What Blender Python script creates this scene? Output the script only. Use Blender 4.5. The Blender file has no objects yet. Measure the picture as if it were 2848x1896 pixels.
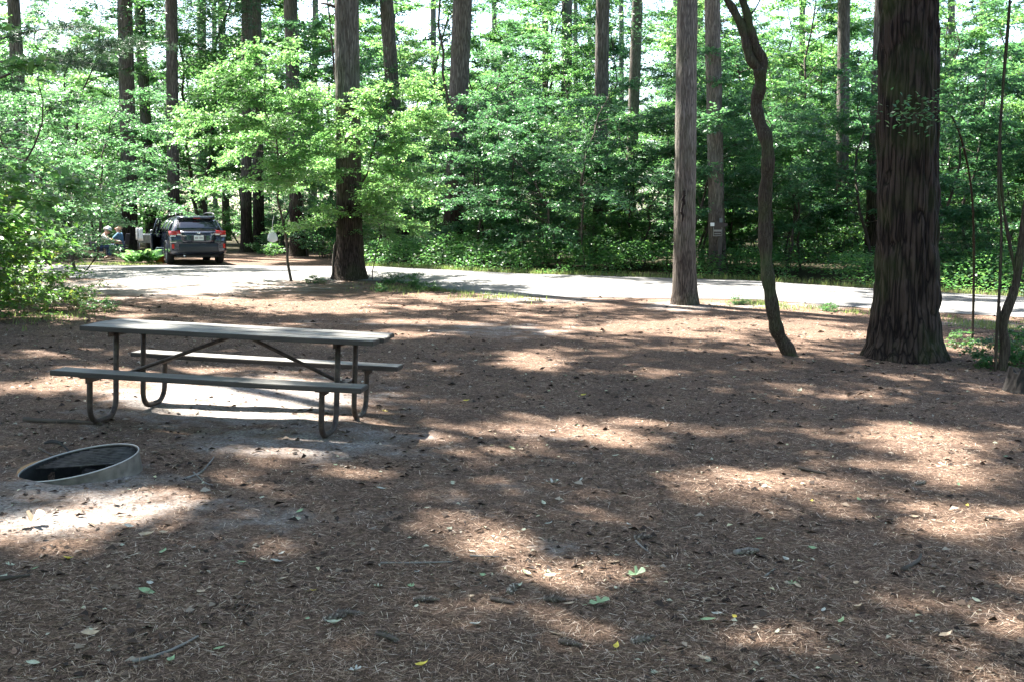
import bpy, bmesh, math, random
import numpy as np
from mathutils import Vector, Matrix, Euler

# ------------------------------------------------------------------ camera, sky, sun, exposure
scn = bpy.context.scene
COL = scn.collection
W, H, F, PITCH, CAMH = 2848.0, 1896.0, 2900.0, 0.113, 1.639
cam_d = bpy.data.cameras.new('camera')
cam_d.sensor_width = 36.0; cam_d.sensor_fit = 'HORIZONTAL'; cam_d.lens = F / W * 36.0
cam_d.clip_start = 0.05; cam_d.clip_end = 2000
cam = bpy.data.objects.new('camera', cam_d); COL.objects.link(cam)
cam.location = (0, 0, CAMH); cam.rotation_euler = (math.pi / 2 - PITCH, 0, 0)
scn.camera = cam

SUN = Vector((-0.46, 0.40, 1.0))            # horizontal drift of the sun ray per metre of height, towards the sun
sdir = SUN.normalized()
elev = math.asin(sdir.z); azim = math.atan2(sdir.x, sdir.y)
wd = bpy.data.worlds.new('World'); scn.world = wd; wd.use_nodes = True
nt = wd.node_tree
sky = nt.nodes.new('ShaderNodeTexSky'); sky.sky_type = 'NISHITA'; sky.sun_disc = False
sky.sun_elevation = elev; sky.sun_rotation = azim; sky.air_density = 1.0; sky.dust_density = 2.0; sky.ozone_density = 1.0
bg = nt.nodes['Background']; bg.inputs['Strength'].default_value = 0.095
nt.links.new(sky.outputs[0], bg.inputs['Color'])
sun_d = bpy.data.lights.new('sun', 'SUN'); sun_d.energy = 5.0; sun_d.angle = math.radians(0.53); sun_d.color = (1.0, 0.955, 0.88)
sun = bpy.data.objects.new('sun', sun_d); COL.objects.link(sun)
sun.rotation_euler = sdir.to_track_quat('Z', 'Y').to_euler(); sun.location = (-20, 18, 45)
vs = scn.view_settings
vs.view_transform = 'Standard'; vs.look = 'None'; vs.gamma = 1.0; vs.use_curve_mapping = False
vs.exposure = 2.9
cy = scn.cycles
cy.use_denoising = True; cy.max_bounces = 7; cy.diffuse_bounces = 4; cy.glossy_bounces = 2; cy.transmission_bounces = 5
cy.caustics_reflective = False; cy.caustics_refractive = False; cy.sample_clamp_indirect = 6.0

# ------------------------------------------------------------------ pixels to places (D = 2355-wide view of the photograph)
KD = W / 2355.0
def ray(xd, yd):
    u = (xd * KD - W / 2) / F; v = (yd * KD - H / 2) / F
    c, s = math.cos(PITCH), math.sin(PITCH)
    return Vector((u, c - v * s, -s - v * c))
def gz0(x, y):
    x = np.asarray(x, float); y = np.asarray(y, float)
    t = -0.21 * np.tanh((x + 2.28) / 6.0) * np.exp(-((y - 8) / 12.0) ** 2)
    r = 0.011 * np.clip(y - 12, 0, 60)
    m = 0.16 * np.exp(-(((x + 4.0) / 2.3) ** 2 + ((y - 27.2) / 2.0) ** 2))
    return t + r + m
def gz(x, y): return float(gz0(x, y))
def gat(xd, yd):
    """the ground point under a pixel"""
    d = ray(xd, yd); z = 0.0
    for _ in range(30):
        t = (z - CAMH) / d.z; p = Vector((0, 0, CAMH)) + d * t; z = 0.5 * z + 0.5 * gz(p.x, min(p.y, 90))
    return Vector((p.x, p.y, gz(p.x, p.y)))
def dat(xd, yd, Y):
    """the point on a pixel's ray at depth Y"""
    d = ray(xd, yd); t = Y / d.y
    return Vector((0, 0, CAMH)) + d * t
def pxm(Y): return F / KD / Y                # D pixels per metre at depth Y

# ------------------------------------------------------------------ numpy noise
def hsh(i, j, seed):
    n = (i * 374761393 + j * 668265263 + seed * 1442695041) & 0xFFFFFFFF
    n = ((n ^ (n >> 13)) * 1274126177) & 0xFFFFFFFF
    return ((n ^ (n >> 16)) & 0xFFFF) / 65535.0
def vnoise(x, y, seed=0, per=None):
    x = np.asarray(x, float); y = np.asarray(y, float)
    xi = np.floor(x).astype(np.int64); yi = np.floor(y).astype(np.int64)
    fx = x - xi; fy = y - yi
    fx = fx * fx * (3 - 2 * fx); fy = fy * fy * (3 - 2 * fy)
    a = xi % per if per else xi; b = (xi + 1) % per if per else xi + 1
    return (hsh(a, yi, seed) * (1 - fx) + hsh(b, yi, seed) * fx) * (1 - fy) + (hsh(a, yi + 1, seed) * (1 - fx) + hsh(b, yi + 1, seed) * fx) * fy
def fbm(x, y, seed=0, o=3):
    r = 0; a = 0.5; t = 0
    for k in range(o):
        r = r + a * vnoise(x * 2 ** k, y * 2 ** k, seed + k); t += a; a *= 0.5
    return r / t

# ------------------------------------------------------------------ materials
def mat(name):
    m = bpy.data.materials.new(name); m.use_nodes = True
    m.node_tree.nodes.clear()
    return m, m.node_tree
def nd(t, typ, **kw):
    n = t.nodes.new(typ)
    for k, v in kw.items():
        if k in n.inputs.keys() if isinstance(k, str) else False: n.inputs[k].default_value = v
        else: setattr(n, k, v)
    return n
def ramp(t, stops, interp='LINEAR'):
    r = t.nodes.new('ShaderNodeValToRGB'); r.color_ramp.interpolation = interp
    e = r.color_ramp.elements
    while len(e) < len(stops): e.new(0.5)
    for el, (p, c) in zip(e, stops): el.position = p; el.color = (*c, 1)
    return r
def out(t, sh): o = t.nodes.new('ShaderNodeOutputMaterial'); t.links.new(sh.outputs[0], o.inputs[0]); return o
def simple(name, col, rough=0.6, metal=0.0, spec=0.5, noise=0.0, nscale=8.0, bump=0.0, coat=0.0):
    m, t = mat(name); p = nd(t, 'ShaderNodeBsdfPrincipled')
    p.inputs['Base Color'].default_value = (*col, 1); p.inputs['Roughness'].default_value = rough
    p.inputs['Metallic'].default_value = metal; p.inputs['Specular IOR Level'].default_value = spec
    p.inputs['Coat Weight'].default_value = coat
    if noise or bump:
        tc = nd(t, 'ShaderNodeTexCoord'); n = nd(t, 'ShaderNodeTexNoise'); n.inputs['Scale'].default_value = nscale; n.inputs['Detail'].default_value = 6
        t.links.new(tc.outputs['Object'], n.inputs['Vector'])
        if noise:
            a = tuple(c * (1 - noise) for c in col); b = tuple(min(1, c * (1 + noise)) for c in col)
            r = ramp(t, [(0.3, a), (0.7, b)]); t.links.new(n.outputs['Fac'], r.inputs['Fac']); t.links.new(r.outputs[0], p.inputs['Base Color'])
        if bump:
            b = nd(t, 'ShaderNodeBump'); b.inputs['Strength'].default_value = bump; b.inputs['Distance'].default_value = 0.02
            t.links.new(n.outputs['Fac'], b.inputs['Height']); t.links.new(b.outputs[0], p.inputs['Normal'])
    out(t, p); return m
def leafmat(name, stops, tstops, trans=0.42, rough=0.42, spec=0.5):
    m, t = mat(name)
    g = nd(t, 'ShaderNodeNewGeometry'); oi = nd(t, 'ShaderNodeObjectInfo')
    ad = nd(t, 'ShaderNodeMath', operation='MULTIPLY_ADD'); t.links.new(g.outputs['Random Per Island'], ad.inputs[0]); ad.inputs[1].default_value = 0.75
    mu = nd(t, 'ShaderNodeMath', operation='MULTIPLY'); t.links.new(oi.outputs['Random'], mu.inputs[0]); mu.inputs[1].default_value = 0.25
    t.links.new(mu.outputs[0], ad.inputs[2])
    r1 = ramp(t, stops); r2 = ramp(t, tstops)
    t.links.new(ad.outputs[0], r1.inputs[0]); t.links.new(ad.outputs[0], r2.inputs[0])
    p = nd(t, 'ShaderNodeBsdfPrincipled'); p.inputs['Roughness'].default_value = rough; p.inputs['Specular IOR Level'].default_value = spec
    t.links.new(r1.outputs[0], p.inputs['Base Color'])
    tr = nd(t, 'ShaderNodeBsdfTranslucent'); t.links.new(r2.outputs[0], tr.inputs[0])
    mx = nd(t, 'ShaderNodeMixShader'); mx.inputs[0].default_value = trans
    t.links.new(p.outputs[0], mx.inputs[1]); t.links.new(tr.outputs[0], mx.inputs[2]); out(t, mx)
    return m
def islandmat(name, stops, rough=0.8, spec=0.2):
    m, t = mat(name); g = nd(t, 'ShaderNodeNewGeometry'); r = ramp(t, stops)
    t.links.new(g.outputs['Random Per Island'], r.inputs[0]); p = nd(t, 'ShaderNodeBsdfPrincipled')
    p.inputs['Roughness'].default_value = rough; p.inputs['Specular IOR Level'].default_value = spec
    t.links.new(r.outputs[0], p.inputs['Base Color']); out(t, p); return m
def barkmat(name, dark, light, moss=(0.05, 0.07, 0.02), vs_=3.0, bump=0.8, mossamt=0.35, up_=((0.05, 0.043, 0.038), (0.29, 0.26, 0.23)), zlo=2.8, zhi=5.2):
    m, t = mat(name); tc = nd(t, 'ShaderNodeTexCoord')
    mp = nd(t, 'ShaderNodeMapping'); mp.inputs['Scale'].default_value = (1, 1, 0.07); t.links.new(tc.outputs['Object'], mp.inputs[0])
    v = nd(t, 'ShaderNodeTexVoronoi', feature='DISTANCE_TO_EDGE'); v.inputs['Scale'].default_value = 9 * vs_
    n0 = nd(t, 'ShaderNodeTexNoise'); n0.inputs['Scale'].default_value = 5 * vs_; n0.inputs['Detail'].default_value = 4
    t.links.new(mp.outputs[0], n0.inputs['Vector'])
    mixv = nd(t, 'ShaderNodeMix', data_type='VECTOR'); mixv.inputs[0].default_value = 0.12
    t.links.new(mp.outputs[0], mixv.inputs[4]); t.links.new(n0.outputs['Color'], mixv.inputs[5]); t.links.new(mixv.outputs[1], v.inputs['Vector'])
    n = nd(t, 'ShaderNodeTexNoise'); n.inputs['Scale'].default_value = 14 * vs_; n.inputs['Detail'].default_value = 7; n.inputs['Roughness'].default_value = 0.65
    t.links.new(mp.outputs[0], n.inputs['Vector'])
    cr = ramp(t, [(0.0, (0, 0, 0)), (0.22, (1, 1, 1))]); t.links.new(v.outputs['Distance'], cr.inputs[0])
    ml = nd(t, 'ShaderNodeMath', operation='MULTIPLY'); t.links.new(cr.outputs[0], ml.inputs[0]); t.links.new(n.outputs['Fac'], ml.inputs[1])
    mid = tuple((a + b) / 2 for a, b in zip(dark, light))
    cc = ramp(t, [(0.05, dark), (0.45, mid), (0.72, light)]); t.links.new(ml.outputs[0], cc.inputs[0])
    n2 = nd(t, 'ShaderNodeTexNoise'); n2.inputs['Scale'].default_value = 1.7; n2.inputs['Detail'].default_value = 5; t.links.new(tc.outputs['Object'], n2.inputs['Vector'])
    mr = ramp(t, [(0.48, (0, 0, 0)), (0.72, (mossamt,) * 3)]); t.links.new(n2.outputs['Fac'], mr.inputs[0])
    c2 = ramp(t, [(0.05, tuple(c * 1.5 for c in up_[0])), (0.45, tuple((a + b) / 2 for a, b in zip(*up_))), (0.72, up_[1])]); t.links.new(ml.outputs[0], c2.inputs[0])
    sx = nd(t, 'ShaderNodeSeparateXYZ'); t.links.new(tc.outputs['Object'], sx.inputs[0])
    zf = nd(t, 'ShaderNodeMath', operation='MULTIPLY_ADD'); t.links.new(n2.outputs['Fac'], zf.inputs[0]); zf.inputs[1].default_value = 2.5; t.links.new(sx.outputs[2], zf.inputs[2])
    mr_ = nd(t, 'ShaderNodeMapRange'); t.links.new(zf.outputs[0], mr_.inputs[0]); mr_.inputs[1].default_value = zlo; mr_.inputs[2].default_value = zhi
    cm_ = nd(t, 'ShaderNodeMix', data_type='RGBA'); t.links.new(mr_.outputs[0], cm_.inputs[0]); t.links.new(cc.outputs[0], cm_.inputs[6]); t.links.new(c2.outputs[0], cm_.inputs[7])
    mx = nd(t, 'ShaderNodeMix', data_type='RGBA'); t.links.new(mr.outputs[0], mx.inputs[0]); t.links.new(cm_.outputs[2], mx.inputs[6]); mx.inputs[7].default_value = (*moss, 1)
    p = nd(t, 'ShaderNodeBsdfPrincipled'); p.inputs['Roughness'].default_value = 0.9; p.inputs['Specular IOR Level'].default_value = 0.15
    t.links.new(mx.outputs[2], p.inputs['Base Color'])
    b = nd(t, 'ShaderNodeBump'); b.inputs['Strength'].default_value = bump; b.inputs['Distance'].default_value = 0.03
    t.links.new(ml.outputs[0], b.inputs['Height']); t.links.new(b.outputs[0], p.inputs['Normal']); out(t, p); return m

M = {}
M['bark_pine'] = barkmat('bark_pine', (0.014, 0.009, 0.007), (0.088, 0.062, 0.048))
M['bark_grey'] = barkmat('bark_grey', (0.03, 0.022, 0.018), (0.17, 0.135, 0.112), vs_=3.6, bump=0.6, zlo=1.0, zhi=4.5, up_=((0.06, 0.052, 0.046), (0.34, 0.30, 0.265)))
M['bark_big'] = barkmat('bark_big', (0.009, 0.006, 0.005), (0.078, 0.055, 0.043), vs_=1.9, bump=0.9, mossamt=0.45, zlo=8, zhi=14)
M['bark_thin'] = barkmat('bark_thin', (0.03, 0.022, 0.016), (0.11, 0.09, 0.065), moss=(0.05, 0.085, 0.02), vs_=5, bump=0.4, mossamt=0.6, zlo=50, zhi=60)
M['stem'] = simple('stem', (0.055, 0.042, 0.032), 0.85, noise=0.4, nscale=6)
M['leaf_mid'] = leafmat('leaf_mid', [(0, (0.018, 0.07, 0.028)), (0.5, (0.036, 0.112, 0.04)), (1, (0.075, 0.165, 0.05))], [(0, (0.09, 0.27, 0.07)), (0.6, (0.17, 0.42, 0.10)), (1, (0.33, 0.54, 0.11))])
M['leaf_blue'] = leafmat('leaf_blue', [(0, (0.018, 0.066, 0.04)), (0.6, (0.036, 0.108, 0.06)), (1, (0.06, 0.145, 0.062))], [(0, (0.08, 0.25, 0.09)), (1, (0.19, 0.42, 0.13))], rough=0.36, spec=0.6)
M['leaf_bright'] = leafmat('leaf_bright', [(0, (0.045, 0.13, 0.045)), (0.5, (0.075, 0.18, 0.06)), (1, (0.12, 0.23, 0.07))], [(0, (0.15, 0.38, 0.10)), (0.6, (0.25, 0.52, 0.14)), (1, (0.42, 0.60, 0.17))], trans=0.5, rough=0.35)
M['leaf_bramble'] = leafmat('leaf_bramble', [(0, (0.03, 0.08, 0.02)), (0.7, (0.06, 0.14, 0.035)), (0.93, (0.10, 0.17, 0.03)), (1, (0.30, 0.22, 0.03))], [(0, (0.10, 0.26, 0.04)), (0.7, (0.2, 0.42, 0.07)), (1, (0.45, 0.45, 0.06))])
M['needle_green'] = leafmat('needle_green', [(0, (0.025, 0.075, 0.04)), (1, (0.05, 0.12, 0.055))], [(0, (0.06, 0.16, 0.06)), (1, (0.10, 0.24, 0.08))], trans=0.25)

# ------------------------------------------------------------------ object helpers
def link(name, me, parent=None, m=None):
    o = bpy.data.objects.new(name, me); COL.objects.link(o)
    if parent: o.parent = parent
    if m is not None and me is not None and not me.materials: me.materials.append(m)
    return o
def tag(o, label=None, cat=None, group=None, kind=None):
    if label: o['label'] = label
    if cat: o['category'] = cat
    if group: o['group'] = group
    if kind: o['kind'] = kind
    return o
def empty(name, loc=(0, 0, 0), rz=0.0, label=None, cat=None, group=None):
    o = bpy.data.objects.new(name, None); COL.objects.link(o); o.location = loc; o.rotation_euler = (0, 0, rz); o.empty_display_size = 0.3
    return tag(o, label, cat, group)
def np_mesh(name, V, faces, smooth=False):
    """faces: list of int arrays (n,k)"""
    me = bpy.data.meshes.new(name); V = np.asarray(V, np.float32)
    me.vertices.add(len(V)); me.vertices.foreach_set('co', V.ravel())
    faces = [np.asarray(f, np.int32) for f in faces if len(f)]
    nl = sum(f.size for f in faces); nf = sum(len(f) for f in faces)
    me.loops.add(nl); me.polygons.add(nf)
    me.loops.foreach_set('vertex_index', np.concatenate([f.ravel() for f in faces]))
    tot = np.concatenate([np.full(len(f), f.shape[1], np.int32) for f in faces])
    st = np.concatenate([[0], np.cumsum(tot)[:-1]]).astype(np.int32)
    me.polygons.foreach_set('loop_start', st)
    if smooth: me.polygons.foreach_set('use_smooth', np.ones(nf, bool))
    me.update(calc_edges=True); me.validate()
    return me
class MB:
    """collects simple solids into one mesh"""
    def __init__(s): s.v = []; s.f = []
    def add(s, vs_, fs):
        k = len(s.v); s.v += [tuple(v) for v in vs_]; s.f += [tuple(i + k for i in f) for f in fs]
    def box(s, c, d, R=None, bev=0.0):
        x, y, z = d[0] / 2, d[1] / 2, d[2] / 2
        if bev <= 0:
            vs_ = [Vector((a * x, b * y, e * z)) for a in (-1, 1) for b in (-1, 1) for e in (-1, 1)]
            fs = [(0, 1, 3, 2), (4, 6, 7, 5), (0, 4, 5, 1), (2, 3, 7, 6), (0, 2, 6, 4), (1, 5, 7, 3)]
        else:
            bm = bmesh.new(); bmesh.ops.create_cube(bm, size=1.0); bmesh.ops.scale(bm, vec=d, verts=bm.verts)
            bmesh.ops.bevel(bm, geom=bm.edges[:], offset=bev, segments=2, affect='EDGES', profile=0.6)
            bm.verts.index_update(); vs_ = [v.co.copy() for v in bm.verts]; fs = [tuple(v.index for v in f.verts) for f in bm.faces]; bm.free()
        c = Vector(c); s.add([(R @ v if R else v) + c for v in vs_], fs); return s
    def tube(s, pts, rad, n=8, cap=True):
        pts = [Vector(p) for p in pts]; m = len(pts)
        rad = rad if hasattr(rad, '__len__') else [rad] * m
        vs_ = []; fs = []; ref = None
        for i, p in enumerate(pts):
            t = (pts[min(i + 1, m - 1)] - pts[max(i - 1, 0)]).normalized()
            if ref is None: ref = t.orthogonal().normalized()
            ref = (ref - t * ref.dot(t)); ref = ref.normalized() if ref.length > 1e-6 else t.orthogonal().normalized()
            b = t.cross(ref)
            for k in range(n):
                a = 2 * math.pi * k / n; vs_.append(p + (ref * math.cos(a) + b * math.sin(a)) * rad[i])
        for i in range(m - 1):
            for k in range(n): fs.append((i * n + k, i * n + (k + 1) % n, (i + 1) * n + (k + 1) % n, (i + 1) * n + k))
        if cap: fs.append(tuple(range(n))[::-1]); fs.append(tuple(range((m - 1) * n, m * n)))
        s.add(vs_, fs); return s
    def lathe(s, prof, n=24, c=(0, 0, 0), R=None):
        c = Vector(c); vs_ = []; fs = []; m = len(prof)
        for r, zz in prof:
            for k in range(n):
                a = 2 * math.pi * k / n; v = Vector((r * math.cos(a), r * math.sin(a), zz)); vs_.append((R @ v if R else v) + c)
        for i in range(m - 1):
            for k in range(n): fs.append((i * n + k, i * n + (k + 1) % n, (i + 1) * n + (k + 1) % n, (i + 1) * n + k))
        s.add(vs_, fs); return s
    def mesh(s, name, smooth=False):
        me = bpy.data.meshes.new(name); me.from_pydata(s.v, [], s.f); me.update()
        if smooth: me.polygons.foreach_set('use_smooth', np.ones(len(me.polygons), bool))
        return me
    def build(s, name, m, parent=None, smooth=False): return link(name, s.mesh(name, smooth), parent, m)

# ------------------------------------------------------------------ where the sun falls on the clearing (gaps in the crowns)
RN = [gat(*p) for p in [(-700, 636), (0, 636), (177, 640), (400, 648), (660, 646), (914, 649), (1083, 674), (1158, 681), (1489, 687), (1750, 690), (1999, 711), (2355, 731), (2900, 768)]]
RF = [gat(*p) for p in [(-700, 609), (0, 609), (147, 611), (400, 611), (660, 613), (871, 614), (1000, 620), (1166, 629), (1538, 641), (1700, 645), (1999, 664), (2355, 685), (2900, 712)]]
def edge_y(pts, x): return np.interp(x, [p.x for p in pts], [p.y for p in pts])
# soft-edged pools of sun, traced on the ground: (x, y, half width, half height) in D pixels
POOLS = [(560, 905, 270, 34), (300, 872, 190, 26), (760, 955, 130, 10), (1000, 985, 130, 9), (1232, 830, 62, 20), (1255, 990, 125, 20), (1420, 968, 110, 8),
         (1120, 1213, 105, 26), (1275, 1335, 130, 34), (1130, 1290, 70, 10), (1690, 1105, 130, 24), (1850, 1118, 80, 10), (2090, 1022, 150, 13), (2040, 985, 100, 10),
         (2120, 1078, 170, 13), (2260, 1187, 190, 24), (2310, 1330, 60, 34), (2330, 1450, 50, 24), (130, 1205, 190, 42), (370, 1140, 90, 14), (60, 890, 110, 12),
         (600, 1170, 60, 8), (450, 652, 330, 20), (600, 700, 230, 9), (420, 690, 130, 7), (730, 714, 160, 5), (1690, 748, 230, 8), (1560, 694, 70, 9), (2000, 772, 140, 6),
         (2230, 802, 90, 5), (1380, 760, 160, 4), (980, 742, 120, 4), (1900, 905, 60, 5), (650, 1050, 90, 9), (1060, 1040, 70, 9), (1660, 690, 60, 6), (280, 860, 120, 10), (150, 812, 90, 7), (900, 770, 100, 5), (1500, 860, 60, 5), (520, 1110, 60, 9), (1420, 1180, 60, 7)]
PW = []
for (cx, cy_, rx, ry) in POOLS:
    c = gat(cx, cy_); PW.append((c.x, c.y, (gat(cx + rx, cy_) - c).length, (gat(cx, cy_ + ry) - gat(cx, cy_ - ry)).length / 2))
# sunlit things above the ground: (centre, radius) -> the ground point on the same sun ray
LITS = [(dat(760, 330, 27.3), 2.9), (dat(560, 330, 28), 2.0), (dat(930, 410, 27), 1.9), (dat(700, 200, 27.3), 1.6), (dat(90, 610, 18.5), 1.3), (dat(60, 420, 17.5), 0.9), (dat(1560, 200, 21.2), 0.7), (dat(795, 150, 28.2), 0.9), (Vector((-2.9, 8.75, .75)), .34), (Vector((-2.1, 8.6, .75)), .22), (Vector((-1.35, 8.5, .75)), .3), (Vector((-2.6, 9.25, .44)), .45), (dat(160, 690, 17.5), 1.0), (dat(40, 680, 17.5), .9), (dat(60, 560, 20), 1.1), (dat(880, 300, 27), 1.5), (dat(310, 590, 36), 1.2), (dat(240, 550, 38.5), .9), (dat(1300, 600, 30), 1.2), (dat(1100, 600, 31), 1.0), (dat(1450, 430, 31.5), .8)]
LW = [(c.x - SUN.x * c.z, c.y - SUN.y * c.z, r) for c, r in LITS]
def lit(gx, gy, infl=0.16):
    """how likely the crowns are open (0..1) towards the sun above ground point (gx, gy)"""
    r = np.zeros(gx.shape)
    wob = 0.75 + 0.6 * fbm(gx * 1.1, gy * 1.1, 5)
    def pool(d):   # open core, ragged half-open rim
        nonlocal r
        r = np.maximum(r, np.where(d < 1, 1.0, np.where(d < 1.55, 0.62, 0.0)))
    for (cx, cy_, rx, ry) in PW: pool(np.hypot((gx - cx) / (rx * wob + infl), (gy - cy_) / (ry * wob + infl)))
    for (cx, cy_, rr) in LW: pool(np.hypot((gx - cx) / (rr * wob * 1.15), (gy - cy_) / (rr * wob * 1.15)))
    yn = edge_y(RN, gx); yf = edge_y(RF, gx); fr = (gy - yn) / (yf - yn)
    onroad = (gy > yn - 0.4) & (gy < yf + 0.3)
    r = np.maximum(r, onroad & (fbm(gx * 0.45, gy * 0.8, 31) > np.where((gx > -3.5) & (fr > 0.45), 0.62, 0.34)))
    r = np.maximum(r, (gy > yf + 0.3) & (fbm(gx * 0.55, gy * 0.55, 77) > np.where(gx < -9, 0.60, 0.55)))
    soft = np.where(gy < yn, np.clip((fbm(gx * 0.8, gy * 1.5, 45) - 0.44) * 6, 0, 0.62), 0)
    return np.maximum(r, soft)

# ------------------------------------------------------------------ ground
RING_C = gat(184, 1079); RING_R = 0.375
def spaced(segs):
    a = [segs[0][0]]
    for lo, hi, st in segs:
        a += list(np.arange(lo, hi, st))[1:] if abs(a[-1] - lo) < 1e-9 else list(np.arange(lo, hi, st))
    a.append(segs[-1][1]); return np.array(a)
gxs = np.concatenate([-np.geomspace(9, 400, 60)[::-1], np.arange(-8.94, 8.95, 0.06), np.geomspace(9, 400, 60)])
gys = np.concatenate([[-60, -30, -12, -4, 0, 1.5], np.arange(2.2, 16, 0.06), np.geomspace(16, 45, 150), np.geomspace(45.5, 600, 60)])
def micro(x, y):
    f = np.clip((22 - y) / 8, 0, 1)
    return f * (0.035 * (fbm(x * 1.3, y * 1.3, 3) - 0.5) + 0.024 * (fbm(x * 5, y * 5, 9, 2) - 0.5))
def gtop(x, y): return gz0(x, y) + micro(x, y)
GX, GY = np.meshgrid(gxs, gys)
GZ = gtop(GX, GY)
rr = np.hypot(GX - RING_C.x, GY - RING_C.y)
band = np.abs(rr - RING_R) < 0.035
kk = np.where(band, (RING_R + 0.004) / np.maximum(rr, 1e-6), 1.0)
GX = RING_C.x + (GX - RING_C.x) * kk; GY = RING_C.y + (GY - RING_C.y) * kk
GZ = np.where(rr <= RING_R - 0.035, GZ - 0.30, GZ)
nx, ny = len(gxs), len(gys)
idx = np.arange(nx * ny).reshape(ny, nx)
quads = np.stack([idx[:-1, :-1], idx[:-1, 1:], idx[1:, 1:], idx[1:, :-1]], -1).reshape(-1, 4)
inner = (rr < RING_R + 0.035).ravel(); quads = quads[~inner[quads].all(1)]
gme = np_mesh('ground', np.stack([GX, GY, GZ], -1).reshape(-1, 3), [quads], True)
# worn sandy patches, litter-free (campsite pad, drive and tyre tracks): belongs to the ground itself
def sand_at(x, y):
    s = np.zeros(np.shape(x))
    def el(px, py, rx, ry, k=1.0):
        nonlocal s
        c = gat(px, py); ax = (gat(px + rx, py) - c).length; ay = (gat(px, py + ry) - gat(px, py - ry)).length / 2
        s = np.maximum(s, k * np.clip(1.5 - 1.2 * np.hypot((x - c.x) / ax, (y - c.y) / ay), 0, 1))
    el(560, 915, 420, 75, 1.0); el(700, 1010, 420, 60, .8); el(180, 1150, 330, 110, .85); el(500, 1190, 500, 70, .6); el(1100, 1130, 350, 80, .4)
    el(400, 655, 450, 32, 1.0); el(1150, 760, 230, 26, .7); el(800, 740, 300, 14, .5); el(1300, 1000, 250, 40, .35); el(1280, 1250, 120, 30, .5)
    el(1560, 705, 130, 18, .8); el(540, 606, 120, 8, .4); el(1250, 690, 220, 12, .8); el(1800, 703, 300, 10, .7); el(2250, 745, 200, 12, .7); el(2300, 1440, 90, 60, .35); el(2100, 1430, 70, 30, .3)
    return s
sa = gme.attributes.new('sand', 'FLOAT', 'POINT'); sa.data.foreach_set('value', sand_at(GX, GY).ravel().astype(np.float32))
rf = edge_y(RF, GX); wood = np.clip((GY - rf) / 1.5, 0, 1) * (1 - np.clip(1 - np.hypot((GX + 9.5) / 5.5, (GY - 38) / 9), 0, 1) * 1.5).clip(0, 1)
wa = gme.attributes.new('wood', 'FLOAT', 'POINT'); wa.data.foreach_set('value', wood.ravel().astype(np.float32))

def ground_material():
    m, t = mat('forest_floor'); L = t.links.new
    tc = nd(t, 'ShaderNodeTexCoord')
    def noise(sc, det=6, ro=0.6, dist=0.0):
        n = nd(t, 'ShaderNodeTexNoise'); n.inputs['Scale'].default_value = sc; n.inputs['Detail'].default_value = det; n.inputs['Roughness'].default_value = ro; n.inputs['Distortion'].default_value = dist
        L(tc.outputs['Object'], n.inputs['Vector']); return n
    def mix(f, a, b):
        x = nd(t, 'ShaderNodeMix', data_type='RGBA'); L(f, x.inputs[0])
        for k, v in ((6, a), (7, b)):
            if isinstance(v, tuple): x.inputs[k].default_value = (*v, 1)
            else: L(v, x.inputs[k])
        return x.outputs[2]
    # needle litter: fine streaks of brown over humus
    fine = noise(38, 9, 0.8, 1.2); r1 = ramp(t, [(0.34, (0.022, 0.016, 0.013)), (0.47, (0.10, 0.068, 0.05)), (0.58, (0.22, 0.158, 0.12)), (0.70, (0.46, 0.37, 0.30))]); L(fine.outputs['Fac'], r1.inputs[0])
    broad = noise(1.4, 5); r2 = ramp(t, [(0.35, (0.75, 0.72, 0.72)), (0.68, (1.15, 1.08, 1.02))]); L(broad.outputs['Fac'], r2.inputs[0])
    lm = nd(t, 'ShaderNodeMix', data_type='RGBA', blend_type='MULTIPLY'); lm.inputs[0].default_value = 1; L(r1.outputs[0], lm.inputs[6]); L(r2.outputs[0], lm.inputs[7])
    litter = lm.outputs[2]
    sf = noise(45, 8, 0.7); rs = ramp(t, [(0.36, (0.10, 0.088, 0.08)), (0.52, (0.27, 0.243, 0.222)), (0.68, (0.48, 0.44, 0.40))]); L(sf.outputs['Fac'], rs.inputs[0])
    att = nd(t, 'ShaderNodeAttribute', attribute_name='sand'); brk = noise(2.6, 7, 0.65)
    b2 = nd(t, 'ShaderNodeMath', operation='MULTIPLY_ADD'); L(brk.outputs['Fac'], b2.inputs[0]); b2.inputs[1].default_value = 2.2; b2.inputs[2].default_value = -1.25
    s1 = nd(t, 'ShaderNodeMath', operation='ADD'); L(att.outputs['Fac'], s1.inputs[0]); L(b2.outputs[0], s1.inputs[1])
    sr = ramp(t, [(0.32, (0, 0, 0)), (0.85, (0.88,) * 3)]); L(s1.outputs[0], sr.inputs[0])
    c1 = mix(sr.outputs[0], litter, rs.outputs[0])
    hf = noise(20, 6, 0.7); rh = ramp(t, [(0.35, (0.018, 0.016, 0.010)), (0.7, (0.07, 0.06, 0.035))]); L(hf.outputs['Fac'], rh.inputs[0])
    wt = nd(t, 'ShaderNodeAttribute', attribute_name='wood'); c2 = mix(wt.outputs['Fac'], c1, rh.outputs[0])
    p = nd(t, 'ShaderNodeBsdfPrincipled'); p.inputs['Roughness'].default_value = 0.95; p.inputs['Specular IOR Level'].default_value = 0.1
    L(c2, p.inputs['Base Color'])
    ad = nd(t, 'ShaderNodeMath', operation='ADD'); L(fine.outputs['Fac'], ad.inputs[0]); L(sf.outputs['Fac'], ad.inputs[1])
    b = nd(t, 'ShaderNodeBump'); b.inputs['Strength'].default_value = 0.7; b.inputs['Distance'].default_value = 0.012; L(ad.outputs[0], b.inputs['Height']); L(b.outputs[0], p.inputs['Normal'])
    out(t, p); return m
ground = tag(link('ground', gme, None, ground_material()), 'needle-strewn forest floor of the campsite clearing', 'ground', kind='structure')

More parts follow.
